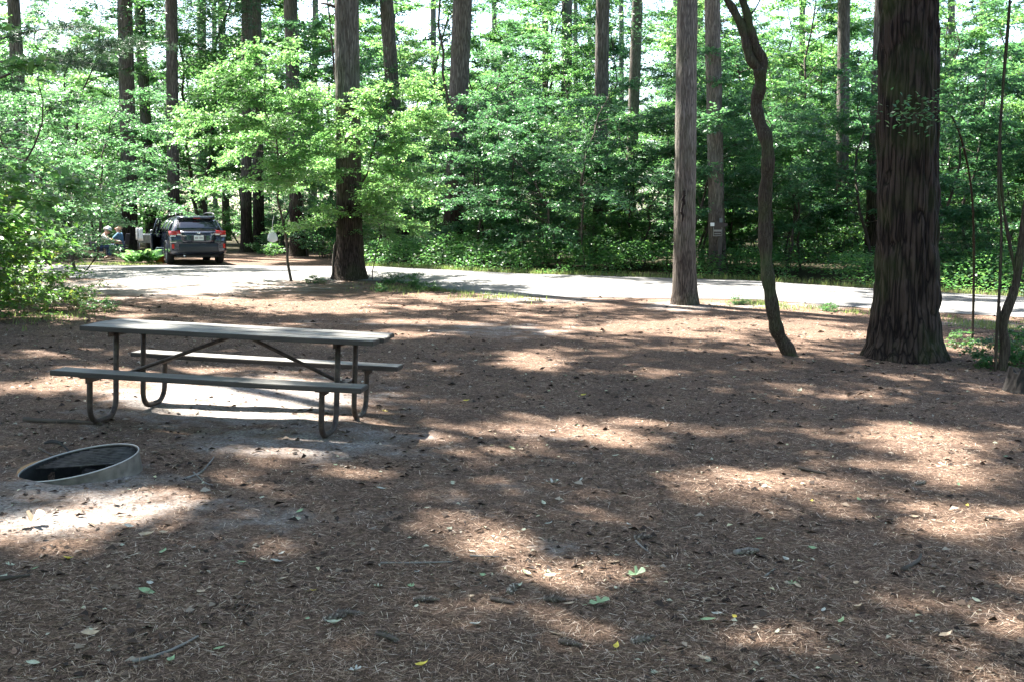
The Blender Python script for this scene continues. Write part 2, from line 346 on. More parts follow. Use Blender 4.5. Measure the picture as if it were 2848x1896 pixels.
# road: one sheet draped over the ground between its two edges
xs_r = np.linspace(-60, 45, 240); nv = 26
yn, yf = edge_y(RN, xs_r), edge_y(RF, xs_r)
wobn = 0.25 * (fbm(xs_r * 0.9, xs_r * 0, 4) - 0.5); wobf = 0.25 * (fbm(xs_r * 0.9, xs_r * 0 + 7, 6) - 0.5)
tt = np.linspace(0, 1, nv)[:, None]
RX = np.repeat(xs_r[None], nv, 0); RY = (yn + wobn) * (1 - tt) + (yf + wobf) * tt
crown = 0.05 * (1 - (2 * tt - 1) ** 2)
RZ = gz0(RX, RY) + 0.010 + crown
ri = np.arange(nv * len(xs_r)).reshape(nv, -1)
rq = np.stack([ri[:-1, :-1], ri[:-1, 1:], ri[1:, 1:], ri[1:, :-1]], -1).reshape(-1, 4)
def road_material():
    m, t = mat('gravel_road'); L = t.links.new; tc = nd(t, 'ShaderNodeTexCoord')
    n1 = nd(t, 'ShaderNodeTexNoise'); n1.inputs['Scale'].default_value = 55; n1.inputs['Detail'].default_value = 8; n1.inputs['Roughness'].default_value = 0.75; L(tc.outputs['Object'], n1.inputs['Vector'])
    mp = nd(t, 'ShaderNodeMapping'); mp.inputs['Scale'].default_value = (0.25, 1, 1); L(tc.outputs['Object'], mp.inputs[0])
    n2 = nd(t, 'ShaderNodeTexNoise'); n2.inputs['Scale'].default_value = 1.6; n2.inputs['Detail'].default_value = 5; L(mp.outputs[0], n2.inputs['Vector'])
    r1 = ramp(t, [(0.3, (0.11, 0.109, 0.106)), (0.55, (0.19, 0.187, 0.182)), (0.75, (0.29, 0.285, 0.275))]); L(n1.outputs['Fac'], r1.inputs[0])
    r2 = ramp(t, [(0.35, (0.8, 0.79, 0.78)), (0.65, (1.1, 1.09, 1.07))]); L(n2.outputs['Fac'], r2.inputs[0])
    x = nd(t, 'ShaderNodeMix', data_type='RGBA', blend_type='MULTIPLY'); x.inputs[0].default_value = 1; L(r1.outputs[0], x.inputs[6]); L(r2.outputs[0], x.inputs[7])
    p = nd(t, 'ShaderNodeBsdfPrincipled'); p.inputs['Roughness'].default_value = 0.9; p.inputs['Specular IOR Level'].default_value = 0.2; L(x.outputs[2], p.inputs['Base Color'])
    b = nd(t, 'ShaderNodeBump'); b.inputs['Strength'].default_value = 0.5; b.inputs['Distance'].default_value = 0.01; L(n1.outputs['Fac'], b.inputs['Height']); L(b.outputs[0], p.inputs['Normal'])
    out(t, p); return m
road = tag(link('road', np_mesh('road', np.stack([RX, RY, RZ], -1).reshape(-1, 3), [rq], True), None, road_material()), 'pale gravel camp road crossing behind the clearing', 'road', kind='structure')

# ------------------------------------------------------------------ leaves, stems, trunks
def leaf_quads(P, D, N, L_, Wd, fold=0.12):
    """one folded diamond per leaf: base P, along D, normal N"""
    D = D / np.linalg.norm(D, axis=1, keepdims=True)
    S = np.cross(D, N); S /= np.linalg.norm(S, axis=1, keepdims=True) + 1e-9
    N2 = np.cross(S, D); L_ = L_[:, None]; Wd = Wd[:, None]
    V = np.stack([P, P + D * L_ * 0.42 + S * Wd * 0.5 + N2 * Wd * fold, P + D * L_ - N2 * L_ * 0.12, P + D * L_ * 0.42 - S * Wd * 0.5 + N2 * Wd * fold], 1)
    n = len(P); return V.reshape(-1, 3), np.arange(4 * n).reshape(n, 4)
def tubes_np(segs, n=5):
    """segs: list of (pts (k,3), radii (k)) -> V, F"""
    Vs, Fs, k0 = [], [], 0
    ang = np.arange(n) * 2 * np.pi / n
    for pts, rad in segs:
        pts = np.asarray(pts, float); k = len(pts)
        T = np.gradient(pts, axis=0); T /= np.linalg.norm(T, axis=1, keepdims=True) + 1e-9
        ref = np.where(np.abs(T[:, 2:3]) > 0.9, np.array([[1.0, 0, 0]]), np.array([[0, 0, 1.0]]))
        A = np.cross(T, ref); A /= np.linalg.norm(A, axis=1, keepdims=True) + 1e-9; B = np.cross(T, A)
        V = pts[:, None] + (A[:, None] * np.cos(ang)[None, :, None] + B[:, None] * np.sin(ang)[None, :, None]) * np.asarray(rad)[:, None, None]
        Vs.append(V.reshape(-1, 3)); i = np.arange(k * n).reshape(k, n) + k0
        Fs.append(np.stack([i[:-1], np.roll(i[:-1], -1, 1), np.roll(i[1:], -1, 1), i[1:]], -1).reshape(-1, 4)); k0 += k * n
    return np.concatenate(Vs), np.concatenate(Fs)
def leafy(seed, height, spread, crown0, nbranch, ntwig, leaf, per, stems=1, lean=(0, 0), up=0.45, droop=0.25, r0=0.04, twig=0.45, envelope=None, kind='tree'):
    """stem mesh + foliage mesh of a broadleaf sapling, shrub or small tree standing at the origin"""
    rg = np.random.default_rng(seed); segs = []; TP = []; TD = []
    for s in range(stems):
        az0 = rg.uniform(0, 2 * np.pi); k = 12; hh = height * rg.uniform(0.8, 1.0) if stems > 1 else height
        zz = np.linspace(0, 1, k); off = np.cumsum(rg.normal(0, 0.018 * height, (k, 2)), 0); off[0] = 0
        out_ = spread * (0.5 if stems > 1 else 0.05)
        st = np.stack([off[:, 0] + zz ** 1.3 * (np.cos(az0) * out_ + lean[0]), off[:, 1] + zz ** 1.3 * (np.sin(az0) * out_ + lean[1]), zz * hh], 1)
        if stems > 1: st[:, :2] += rg.normal(0, 0.08, 2)
        segs.append((st, r0 * (1 - 0.88 * zz)))
        nb = max(3, nbranch // stems)
        for b in range(nb):
            f = crown0 + (1 - crown0) * ((b + rg.uniform(0, 1)) / nb); f = min(f, 0.99)
            p0 = np.array([np.interp(f, zz, st[:, i]) for i in range(3)])
            g = (f - crown0) / (1 - crown0)
            e = envelope(g) if envelope else (0.35 + 0.9 * np.sin(np.pi * min(1, 0.18 + 0.82 * g)) ** 0.8) * (1 - 0.35 * g)
            Lb = spread * e * rg.uniform(0.65, 1.15); az = rg.uniform(0, 2 * np.pi); u_ = up * rg.uniform(0.4, 1.4)
            q = np.linspace(0, 1, 7); wob = np.cumsum(rg.normal(0, 0.05 * Lb, (7, 3)), 0) * 0.6; wob[0] = 0
            br = p0 + np.stack([np.cos(az) * q * Lb, np.sin(az) * q * Lb, (u_ * q - droop * q ** 2) * Lb], 1) + wob
            segs.append((br, np.maximum(0.004, r0 * 0.35 * (1 - f * 0.6) * (1 - 0.85 * q))))
            nt_ = max(4, int(ntwig * Lb / spread))
            tq = rg.uniform(0.18, 1.0, nt_); base = np.stack([np.interp(tq, q, br[:, i]) for i in range(3)], 1)
            taz = az + rg.normal(0, 0.95, nt_)
            td = np.stack([np.cos(taz), np.sin(taz), rg.normal(0.10, 0.28, nt_)], 1); td /= np.linalg.norm(td, axis=1, keepdims=True)
            TP.append(base); TD.append(td * (twig * rg.uniform(0.5, 1.25, nt_))[:, None])
            for i in range(0, nt_, 4): segs.append((np.stack([base[i], base[i] + TD[-1][i] * 0.5 + [0, 0, 0.02], base[i] + TD[-1][i]]), np.array([0.005, 0.004, 0.002])))
    TP = np.concatenate(TP); TD = np.concatenate(TD); n = len(TP)
    j = np.repeat(np.arange(n), per); tq = np.tile(np.linspace(0.12, 1.0, per), n) + rg.normal(0, 0.03, n * per)
    D = TD[j]; nrm = np.linalg.norm(D, axis=1, keepdims=True); Dh = D / nrm
    side = np.where(np.tile(np.arange(per) % 2, n) == 0, 1.0, -1.0)[:, None]
    Sd = np.cross(Dh, np.array([[0, 0, 1.0]])); Sd /= np.linalg.norm(Sd, axis=1, keepdims=True) + 1e-9
    sag = -0.10 * (tq ** 2)[:, None] * nrm * np.array([[0, 0, 1.0]])
    P = TP[j] + D * tq[:, None] + sag + rg.normal(0, 0.02, (n * per, 3))
    LD = Dh * 0.55 + Sd * side * 0.75 + rg.normal(0, 0.28, (n * per, 3)); LD[:, 2] -= 0.18
    N = np.array([[0, 0, 1.0]]) + rg.normal(0, 0.42, (n * per, 3))
    L_ = leaf * rg.uniform(0.6, 1.3, n * per); V, Q = leaf_quads(P, LD, N, L_, L_ * rg.uniform(0.5, 0.68, n * per))
    sv, sf_ = tubes_np(segs, 5)
    return np_mesh('stem_mesh', sv, [sf_], True), np_mesh('foliage_mesh', V, [Q])

def trunk_mesh(name, cl, rad, segs=24, amp=0.012, flare=0.45, seed=0, rings=None, ufreq=16, vfreq=2.2, dense=None):
    """bark-ridged trunk along centreline cl (points, bottom first) with radii rad; z=0 of the local frame is the ground"""
    cl = np.asarray(cl, float); h = cl[:, 2]; zz = dense if dense is not None else np.linspace(h[0], h[-1], rings or 60)
    cx = np.interp(zz, h, cl[:, 0]); cyy = np.interp(zz, h, cl[:, 1]); r = np.interp(zz, h, rad)
    u = np.arange(segs) / segs; U, Z = np.meshgrid(u, zz)
    fl = flare * np.exp(-np.clip(Z, -0.2, 99) / 0.38) * (0.7 + 0.6 * vnoise(U * 6, Z * 0 + 1.5, seed + 3, 6))
    R = r[:, None] * (1 + fl)
    wv = 0.35 * (vnoise(U * 5, Z * 1.6, seed + 8, 5) - 0.5)
    a = vnoise(U * ufreq + wv * 3, Z * vfreq, seed, None); b = vnoise(U * ufreq, Z * vfreq, seed, ufreq)
    n1 = 1 - np.abs(2 * b - 1) ** 0.7
    n2 = vnoise(U * ufreq * 2, Z * vfreq * 2.7, seed + 1, ufreq * 2)
    R = R + amp * (-(n1 - 0.5) * 1.6 + (n2 - 0.5)) + r[:, None] * 0.05 * (vnoise(U * 3, Z * 0.4, seed + 5, 3) - 0.5)
    V = np.stack([cx[:, None] + R * np.cos(2 * np.pi * U), cyy[:, None] + R * np.sin(2 * np.pi * U), Z], -1).reshape(-1, 3)
    i = np.arange(len(zz) * segs).reshape(len(zz), segs)
    Fq = np.stack([i[:-1], np.roll(i[:-1], -1, 1), np.roll(i[1:], -1, 1), i[1:]], -1).reshape(-1, 4)
    return np_mesh(name, V, [Fq], True)

def pine_crown(x, y, z0, z1, rad, seed, n=1300, prune=True, rad_t=0.9, fine=False):
    """needle sprays through the crown volume; sprays that would stand in the traced sunbeams are missing"""
    rg = np.random.default_rng(seed)
    t = rg.uniform(0, 1, n) ** 0.8; z = z0 + (z1 - z0) * t
    R = rad * (1 - t ** 3.2) ** 0.55 * rad_t * rg.uniform(0.75, 1.1, n) + 0.4
    rr_ = R * np.sqrt(rg.uniform(0.02, 1, n)); az = rg.uniform(0, 2 * np.pi, n)
    P = np.stack([x + rr_ * np.cos(az), y + rr_ * np.sin(az), z + 0.12 * rr_], 1)
    if prune:
        k = P[:, 2]; gx_, gy_ = P[:, 0] - SUN.x * k, P[:, 1] - SUN.y * k
        P = P[rg.uniform(0, 1, len(P)) > lit(gx_, gy_)]; n = len(P); az = np.arctan2(P[:, 1] - y, P[:, 0] - x)
    else: n = len(P)
    m = 14 if fine else 9; j = np.repeat(np.arange(n), m)
    D = np.stack([np.cos(az[j]), np.sin(az[j]), np.full(n * m, 0.15)], 1) + rg.normal(0, 0.75, (n * m, 3)); D[:, 2] *= 0.5
    N = np.array([[0, 0, 1.0]]) + rg.normal(0, 0.5, (n * m, 3))
    L_ = rg.uniform(0.18, 0.34, n * m) if fine else rg.uniform(0.30, 0.55, n * m); V, Q = leaf_quads(P[j] + rg.normal(0, 0.14 if fine else 0.10, (n * m, 3)), D, N, L_, L_ * (0.16 if fine else 0.26))
    return V, Q

# ------------------------------------------------------------------ pines
PINES = []
def pine(bx, Y, tx, wD, label, bark='bark_pine', segs=22, amp=0.012, crown=(13, 25, 5.2), by=None, group=None, stubs=0, coff=(0, 0), seed=1, flare=0.4, ncl=1300, name='pine_tree', dense=None, ufreq=16, vfreq=2.2, bot=None):
    """bx,tx: D-pixel columns of the trunk at its foot and at the top of the picture; wD: its width in D pixels"""
    if by is not None: b = gat(bx, by); Y = b.y
    else:
        b = dat(bx, 560, Y); b.z = gz(b.x, b.y)
    t = dat(tx, 0, Y); d = wD / pxm(Y); hv = t.z - b.z
    sl = (t.x - b.x) / hv; ht = crown[1]
    z_ = np.array([-0.25, 0, 1.0, hv, ht * 0.8, ht]); k = np.clip(z_, 0, 14) * sl
    wv = np.array([0, 0, 0.02, 0, 0.15, 0.2]) * (1 if seed % 2 else -1)
    cl = np.stack([k + wv, wv * 0.7, z_], 1)
    rad = d / 2 * np.array([1.12, 1.12, 1.06, 0.97, 0.55, 0.12])
    if Y > 43: crown = (7.5, crown[1], min(crown[2], 4.6))
    o = empty(name, b, 0, label, 'tree', group)
    zz = dense if dense is not None else np.concatenate([np.linspace(-0.25, hv * 1.15, 70), np.linspace(hv * 1.2, ht, 14)])
    link('trunk', trunk_mesh('trunk', cl, rad, segs, amp, flare, seed, dense=zz, ufreq=ufreq, vfreq=vfreq), o, M[bark])
    rg = random.Random(seed)
    for i in range(stubs):
        zb = rg.uniform(hv * 0.35, hv * 1.05); a = rg.uniform(0, 6.28); Lb = rg.uniform(0.4, 1.6)
        c0 = Vector((np.interp(zb, z_, cl[:, 0]), np.interp(zb, z_, cl[:, 1]), zb)); dr = Vector((math.cos(a), math.sin(a), rg.uniform(-0.1, 0.35)))
        MB().tube([c0, c0 + dr * Lb * 0.5 + Vector((0, 0, rg.uniform(-.06, .06))), c0 + dr * Lb + Vector((0, 0, rg.uniform(-.15, .1)))], [0.022, 0.014, 0.005], 5).build('dead_branch', M['stem'], o)
    lx = float(np.interp(ht * 0.7, z_, cl[:, 0])); wx, wy = b.x + lx, b.y
    V, Q = pine_crown(wx + coff[0], wy + coff[1], b.z + crown[0], b.z + crown[1] + 1.5, crown[2], seed * 7 + 3, ncl, fine=(Y > 43))
    if len(Q): link('crown', np_mesh('crown', V - np.array([[b.x, b.y, b.z]]), [Q]), o, M['needle_green'])
    PINES.append((b.x, b.y, label)); return o

rowg = 'pine trunks standing in the wood beyond the road'
A_ = pine(803, None, 797, 55, 'thick pine between clearing and road with leafy saplings around its trunk', by=641, segs=64, amp=0.014, seed=11, stubs=0, flare=0.45, crown=(12, 27, 8.2), coff=(-0.5, -3.5), ncl=3000)
B_ = pine(1575, None, 1581, 47, 'straight grey pine at the clearing edge with a bark wound', 'bark_grey', by=700, segs=64, amp=0.010, seed=12, crown=(11, 25, 7.8), coff=(-2.2, -1.6), ncl=2900, flare=0.25)
E_ = pine(2080, None, 2090, 129, 'massive dark furrowed pine with flared base beside the clearing', 'bark_big', by=822, segs=150, amp=0.030, seed=13, crown=(13, 28, 7.0), ncl=2000, flare=0.36, ufreq=26, vfreq=2.4, dense=np.concatenate([np.linspace(-0.25, 5.2, 230), np.linspace(5.4, 28, 40)]))
pine(1652, None, 1638, 35, 'slim grey pine just behind the campsite marker post', 'bark_grey', by=634, segs=36, seed=14)
pine(297, 44, 287, 33, 'stout dark pine behind the two seated campers', seed=15, segs=32)
pine(352, 49, 320, 24, 'pine leaning left behind the white-topped camp table', seed=16, segs=26)
pine(398, 44, 394, 26, 'dark straight pine right behind the parked car roof', seed=17, segs=28, stubs=4)
pine(468, 60, 463, 20, 'slender pine with dead branch stubs in the wood right behind the car', seed=18, stubs=6)
pine(520, 62, 509, 17, 'thinnest stubby pine in the wood to the right behind the car', seed=19, stubs=7)
pine(567, 45, 568, 24, 'dark pine closely paired with another beside the car drive', seed=20, segs=26)
pine(594, 46, 588, 24, 'rear trunk of the paired pines beside the car drive', seed=21, segs=26)
pine(686, 41, 668, 31, 'dark pine by the drive edge behind the bright sapling', seed=22, segs=30)
pine(928, 39, 888, 31, 'left-leaning pine behind the bright leafy sapling', seed=23, segs=30)
T10 = pine(1040, 36, 1064, 43, 'wide dark pine leaning right beyond the gravel road', seed=24, segs=40, amp=0.014)
pine(1253, 60, 1254, 14, 'thin dark pine pole deep in the wood', seed=25, stubs=3)
pine(1303, 56, 1304, 24, 'smooth grey pine deep in the wood past a thin pole', 'bark_grey', seed=26)
pine(1378, 37, 1386, 31, 'brown pine rising out of blue-green brush beyond the road', seed=27, segs=32)
pine(1447, 47, 1466, 25, 'right-leaning pine with branch knots rising behind the brush', 'bark_grey', seed=28, segs=26, stubs=3)
pine(1936, 37, 1941, 27, 'pine flecked with sun to the left of the massive trunk', seed=29, segs=28)
pine(2008, 31, 2030, 34, 'reddish pine trunk half hidden by the massive pine', seed=30, segs=30)
for i, (x, w, Y) in enumerate([(1326, 10, 78), (1357, 10, 80), (1430, 11, 72), (1552, 10, 76), (1137, 12, 66), (495, 11, 80), (1843, 14, 58), (330, 12, 78), (722, 14, 66), (1000, 13, 70), (1612, 13, 70), (2190, 16, 52), (2260, 13, 60)]):
    pine(x, Y, x + (i * 37 % 9 - 4), w, 'thin pale trunk of a far pine deep in the wood', 'bark_grey', seed=40 + i, segs=12, stubs=2, group=rowg, crown=(11, 22, 4.2), ncl=500)
# pines just outside the picture, whose crowns shade the clearing
off = [(-9.2, 12.5), (-10.5, 17.0), (-12.6, 21.5), (-15, 26), (-18, 21), (-16, 15), (-14, 10.5), (-20, 30), (-22, 36), (-19, 41), (12.5, 19), (15.5, 25), (-25, 27), (-22, 17), (12, 12.5), (17, 32), (-9.2, 8)]
for i, (x, y) in enumerate(off):
    b = Vector((x, y, gz(x, y))); o = empty('pine_tree', b, 0, 'tall pine on the fringe shading the campsite clearing', 'tree', 'pines around the clearing fringe')
    z_ = np.array([-0.25, 0, 2, 8, 20, 26]); rg = random.Random(i)
    cl = np.stack([np.array([0, 0, 0.02, 0.1, 0.3, 0.3]) * rg.uniform(-1, 1), np.array([0, 0, 0.02, 0.1, 0.3, 0.3]) * rg.uniform(-1, 1), z_], 1)
    link('trunk', trunk_mesh('trunk', cl, np.array([0.3, 0.29, 0.27, 0.24, 0.14, 0.03]), 20, 0.012, 0.4, 60 + i, rings=50), o, M['bark_pine'])
    V, Q = pine_crown(x + (1.5 if i == 0 else 0), y, b.z + 11, b.z + 27, 7.4 if i < 2 else 6.3, 300 + i, 2500 if i < 2 else 1900)
    link('crown', np_mesh('crown', V - np.array([[b.x, b.y, b.z]]), [Q]), o, M['needle_green'])

# curved dead limbs seen against the leaves
def limb(o, pts, Y, r0, r1):
    P = [dat(x, y, Y) - o.location for x, y in pts]; Q_ = []
    for i in range(len(P) - 1): Q_ += [P[i].lerp(P[i + 1], f) for f in (0, .5)]
    Q_.append(P[-1]); MB().tube(Q_, [r0 + (r1 - r0) * i / (len(Q_) - 1) for i in range(len(Q_))], 7).build('dead_limb', M['stem'], o, True)
limb(T10, [(1062, 270), (1078, 240), (1098, 222), (1130, 215), (1162, 213), (1172, 195), (1192, 182), (1225, 178)], 35.6, .06, .02)
limb(T10, [(1035, 290), (1030, 230), (1018, 170), (1020, 120), (1008, 60), (1012, 0), (1015, -30)], 35.2, .05, .03)
limb(A_, [(778, 20), (765, 14), (752, 10), (738, 8)], A_.location.y - .1, .05, .02)

# bark wound on the grey pine
wb = B_.location; wz = dat(1566, 480, wb.y)
mw = MB()
rgw = random.Random(3)
for i in range(7):
    mw.tube([(wz.x - wb.x + rgw.uniform(-.03, .05), -0.215 + rgw.uniform(-.01, .01), wz.z - wb.z - 0.25 + i * 0.08), (wz.x - wb.x + rgw.uniform(-.03, .04), -0.222, wz.z - wb.z - 0.14 + i * 0.08)], [0.018, 0.030], 6)
mw.build('bark_wound', simple('wound', (0.012, 0.007, 0.005), 0.95), B_)

# crooked thin tree: centreline traced from the photograph (crop pixels -> D)
def c6(x, y): return (1800 + x / 1.4256) / KD, (y / 1.4256) / KD
db = gat(*c6(572, 1408)); DY = db.y
dl = empty('crooked_tree', db, 0, 'thin crooked mossy tree with a twin fork bending beside the massive pine', 'tree')
def tr(pts): return [dat(*c6(*p), DY) - db for p in pts]
main = tr([(585, 1420), (560, 1385), (522, 1325), (500, 1255), (483, 1150), (474, 1050), (470, 900), (470, 770), (476, 650), (470, 560), (446, 480), (436, 410), (449, 335), (442, 275)])
lf = tr([(442, 275), (408, 232), (392, 170), (374, 105), (342, 40), (312, -10), (270, -120), (240, -330)])
rt = tr([(446, 300), (460, 248), (432, 190), (408, 115), (394, 50), (378, -10), (370, -150), (400, -400)])
main[0].z -= 0.06
for i, p in enumerate(main): p.y += 0.05 * math.sin(i * 1.3)
def smooth_pts(P, n=6):
    P = [Vector(p) for p in P]; o = []
    for i in range(len(P) - 1):
        p0, p1, p2, p3 = P[max(i - 1, 0)], P[i], P[i + 1], P[min(i + 2, len(P) - 1)]
        for k in range(n):
            t = k / n; o.append(0.5 * ((2 * p1) + (p2 - p0) * t + (2 * p0 - 5 * p1 + 4 * p2 - p3) * t * t + (3 * p1 - p0 - 3 * p2 + p3) * t ** 3))
    o.append(P[-1]); return o
def knot(n, r0, r1, sd):
    g = random.Random(sd); return [(r0 + (r1 - r0) * i / (n - 1)) * (1 + 0.10 * math.sin(i * 0.9 + sd) + g.uniform(-.06, .06)) for i in range(n)]
sm = smooth_pts(main); rd = knot(len(sm), 0.092, 0.078, 2); rd[0] *= 1.35; rd[1] *= 1.25; rd[2] *= 1.15
MB().tube(sm, rd, 14).build('trunk', M['bark_thin'], dl, True)
sl_ = smooth_pts(lf); MB().tube(sl_, knot(len(sl_), 0.066, 0.04, 4), 12).build('limb', M['bark_thin'], dl, True)
sr_ = smooth_pts(rt); MB().tube(sr_, knot(len(sr_), 0.070, 0.04, 6), 12).build('limb', M['bark_thin'], dl, True)
tw = tr([(410, 60), (430, 35), (450, -5)]); MB().tube(tw, [0.014, 0.010, 0.007], 6).build('limb', M['bark_thin'], dl, True)
# its own leaves above the picture
rg = np.random.default_rng(5); top = np.array(lf[-1] + Vector((-0.2, 0, 2.0)))
n = 2600; P = top + rg.normal(0, 1, (n, 3)) * np.array([0.9, 0.9, 0.7]); V, Q = leaf_quads(P, rg.normal(0, 1, (n, 3)), np.array([[0, 0, 1.0]]) + rg.normal(0, .4, (n, 3)), rg.uniform(.05, .09, n), rg.uniform(.035, .055, n))
link('crown', np_mesh('crown', V, [Q]), dl, M['leaf_mid'])

# ------------------------------------------------------------------ understorey: saplings, shrubs, small trees (prototypes copied with their parts)
def proto(kind_args, leafm):
    st, fo = leafy(**kind_args); st.materials.append(M['stem']); fo.materials.append(M[leafm]); return st, fo
PR = {}
for i in range(4): PR['small', i] = proto(dict(seed=100 + i, height=6.0, spread=1.9, crown0=0.20, nbranch=26, ntwig=42, leaf=0.085, per=15, r0=0.045), ['leaf_mid', 'leaf_blue', 'leaf_mid', 'leaf_blue'][i])
for i in range(3): PR['tall', i] = proto(dict(seed=120 + i, height=12.0, spread=2.7, crown0=0.22, nbranch=38, ntwig=46, leaf=0.12, per=14, r0=0.09, twig=0.6), ['leaf_mid', 'leaf_blue', 'leaf_bright'][i])
for i in range(3): PR['shrub', i] = proto(dict(seed=140 + i, height=2.4, spread=1.1, crown0=0.10, nbranch=26, ntwig=20, leaf=0.085, per=13, stems=5, r0=0.02, twig=0.4), ['leaf_mid', 'leaf_blue', 'leaf_mid'][i])
for i in range(2): PR['low', i] = proto(dict(seed=150 + i, height=0.75, spread=0.55, crown0=0.12, nbranch=18, ntwig=9, leaf=0.085, per=9, stems=6, r0=0.008, twig=0.26), 'leaf_mid')
def plant(kind, v, x, y, s, rz, name, label, cat, group=None, sx=1.0, sink=0.05, tilt=(0, 0)):
    st, fo = PR[kind, v]; o = empty(name, (x, y, gz(x, y) - sink), rz, label, cat, group)
    o.scale = (s * sx, s * sx, s); o.rotation_euler = (tilt[0], tilt[1], rz)
    a = link('trunk' if cat == 'tree' else 'stems', st, o); b = link('crown' if cat == 'tree' else 'foliage', fo, o)
    return o
rg = random.Random(8)
def clear_of(x, y):
    # drive and pitch around the car and the campers stay open
    c = Vector((-10.6, 36.0)); d = Vector((x, y)) - c
    h = Vector((math.sin(math.radians(-25)), math.cos(math.radians(-25)))); a = d.dot(h); b = d.dot(Vector((h.y, -h.x)))
    if -6 < a < 13 and -2.0 < b < 4.2: return False
    if -2 < a < 9 and -6.0 < b < 4: return False
    return True
SHORT = {'thick pine': 'the thick pine', 'straight grey': 'the straight grey pine', 'slim grey': 'the marker post', 'stout dark': 'the stout dark pine', 'pine leaning left': 'the camp table', 'dark straight': 'the parked car', 'slender pine': 'the slender stubby pine', 'thinnest': 'the thinnest stubby pine', 'dark pine closely': 'the paired pines', 'rear trunk': 'the paired pines', 'dark pine by': 'the drive-edge pine', 'left-leaning': 'the left-leaning pine', 'wide dark': 'the wide leaning pine', 'thin dark': 'the thin dark pole', 'smooth grey': 'the smooth grey pine', 'brown pine': 'the brown pine', 'right-leaning': 'the knotted right-leaning pine', 'pine flecked': 'the sun-flecked pine', 'reddish': 'the reddish pine', 'massive': 'the massive pine'}
def nearby(x, y):
    best = min((p for p in PINES if not p[2].startswith('thin pale')), key=lambda p: abs(p[0] / p[1] - x / y) * 30 + abs(p[1] - y) * .12)
    return next(v for k, v in SHORT.items() if best[2].startswith(k)), y - best[1]
TINT = {'leaf_mid': 'green', 'leaf_blue': 'blue-green', 'leaf_bright': 'yellow-green'}
def own_label(kind, v, x, y, s, base):
    who, dy = nearby(x, y); c = TINT[PR[kind, v][1].materials[0].name]; sz = 'large' if s > 1.05 else ('small' if s < .75 else '')
    return (sz + ' ' + c + ' ' + base + (' far behind ' if dy > 9 else ' standing near ' if dy > -4 else ' in front of ') + who).strip()
def scatter(kind, nv_, xs, ys, n, smin, smax, name, label, cat, group, mind, sx=(0.9, 1.2), keep=lambda x, y: True):
    pts = []; tries = 0
    while len(pts) < n and tries < n * 60:
        tries += 1; y = rg.uniform(*ys); hw = y * 0.56 + 2.5; x = rg.uniform(-hw, hw) if xs is None else rg.uniform(*xs)
        yf_ = float(edge_y(RF, x))
        if y < yf_ + 0.9 or not clear_of(x, y) or not keep(x, y): continue
        if any((x - a) ** 2 + (y - b) ** 2 < mind ** 2 for a, b in pts): continue
        pts.append((x, y))
    for (x, y) in pts:
        v_ = rg.randrange(nv_); s_ = rg.uniform(smin, smax); plant(kind, v_, x, y, s_, rg.uniform(0, 6.28), name, own_label(kind, v_, x, y, s_, label), cat, group, rg.uniform(*sx), tilt=(rg.uniform(-.06, .06), rg.uniform(-.06, .06)))
scatter('tall', 3, None, (48, 92), 75, 0.9, 1.35, 'understorey_tree', 'broadleaf tree deep in the wood', 'tree', 'leafy trees at the back of the wood', 2.6)
scatter('tall', 3, None, (33, 48), 24, 0.75, 1.0, 'understorey_tree', 'broadleaf tree among the pines', 'tree', 'leafy trees among the pines', 3.0, keep=lambda x, y: y > float(edge_y(RF, x)) + 4)
scatter('small', 4, None, (24, 60), 95, 0.6, 1.15, 'sapling_tree', 'leafy sapling beyond the road', 'tree', 'saplings in the wood beyond the road', 1.7, keep=lambda x, y: y > float(edge_y(RF, x)) + 1.8)
scatter('shrub', 3, None, (22, 75), 160, 0.6, 1.3, 'shrub', 'leafy shrub in the undergrowth', 'shrub', 'shrubs in the wood beyond the road', 1.1, keep=lambda x, y: y > float(edge_y(RF, x)) + 1.2)
PR['sun', 0] = proto(dict(seed=171, height=5.6, spread=2.1, crown0=0.38, nbranch=52, ntwig=58, leaf=0.072, per=17, r0=0.04, droop=0.35), 'leaf_bright')
PR['sun', 1] = proto(dict(seed=172, height=5.0, spread=2.2, crown0=0.26, lean=(2.0, -0.5), nbranch=50, ntwig=58, leaf=0.072, per=17, r0=0.045, droop=0.4), 'leaf_bright')
PR['bramble', 0] = proto(dict(seed=181, height=1.7, spread=1.0, crown0=0.08, nbranch=26, ntwig=12, leaf=0.10, per=9, stems=7, r0=0.012, twig=0.4), 'leaf_bramble')
PR['bramble', 1] = proto(dict(seed=182, height=1.2, spread=0.9, crown0=0.08, nbranch=24, ntwig=10, leaf=0.095, per=9, stems=7, r0=0.010, twig=0.35), 'leaf_bramble')
PR['blue', 0] = proto(dict(seed=191, height=6.2, spread=2.7, crown0=0.22, nbranch=46, ntwig=52, leaf=0.075, per=17, r0=0.05, droop=0.35, stems=2), 'leaf_blue')
PR['spray', 0] = proto(dict(seed=201, height=5.5, spread=1.3, crown0=0.30, nbranch=22, ntwig=26, leaf=0.08, per=12, r0=0.03, droop=0.3), 'leaf_mid')
# the wood goes on behind the clearing
rgb = random.Random(12)
for i in range(26):
    a = math.radians(-205 + 230 * (i + rgb.uniform(-.3, .3)) / 26); r = 9.5 + rgb.uniform(0, 6) + (i % 2) * 4
    x, y = 1.0 + r * 1.15 * math.cos(a), 3.5 + r * math.sin(a)
    if y > 3 and abs(x) < y * .5 + 4.5: continue
    plant(['tall', 'blue'][i % 2] if i % 2 == 0 else 'tall', i % 3, x, y, rgb.uniform(1.0, 1.35), rgb.uniform(0, 6.28), 'understorey_tree', 'broadleaf tree ringing the near side of the clearing', 'tree', 'trees ringing the near side of the clearing', 1.15)
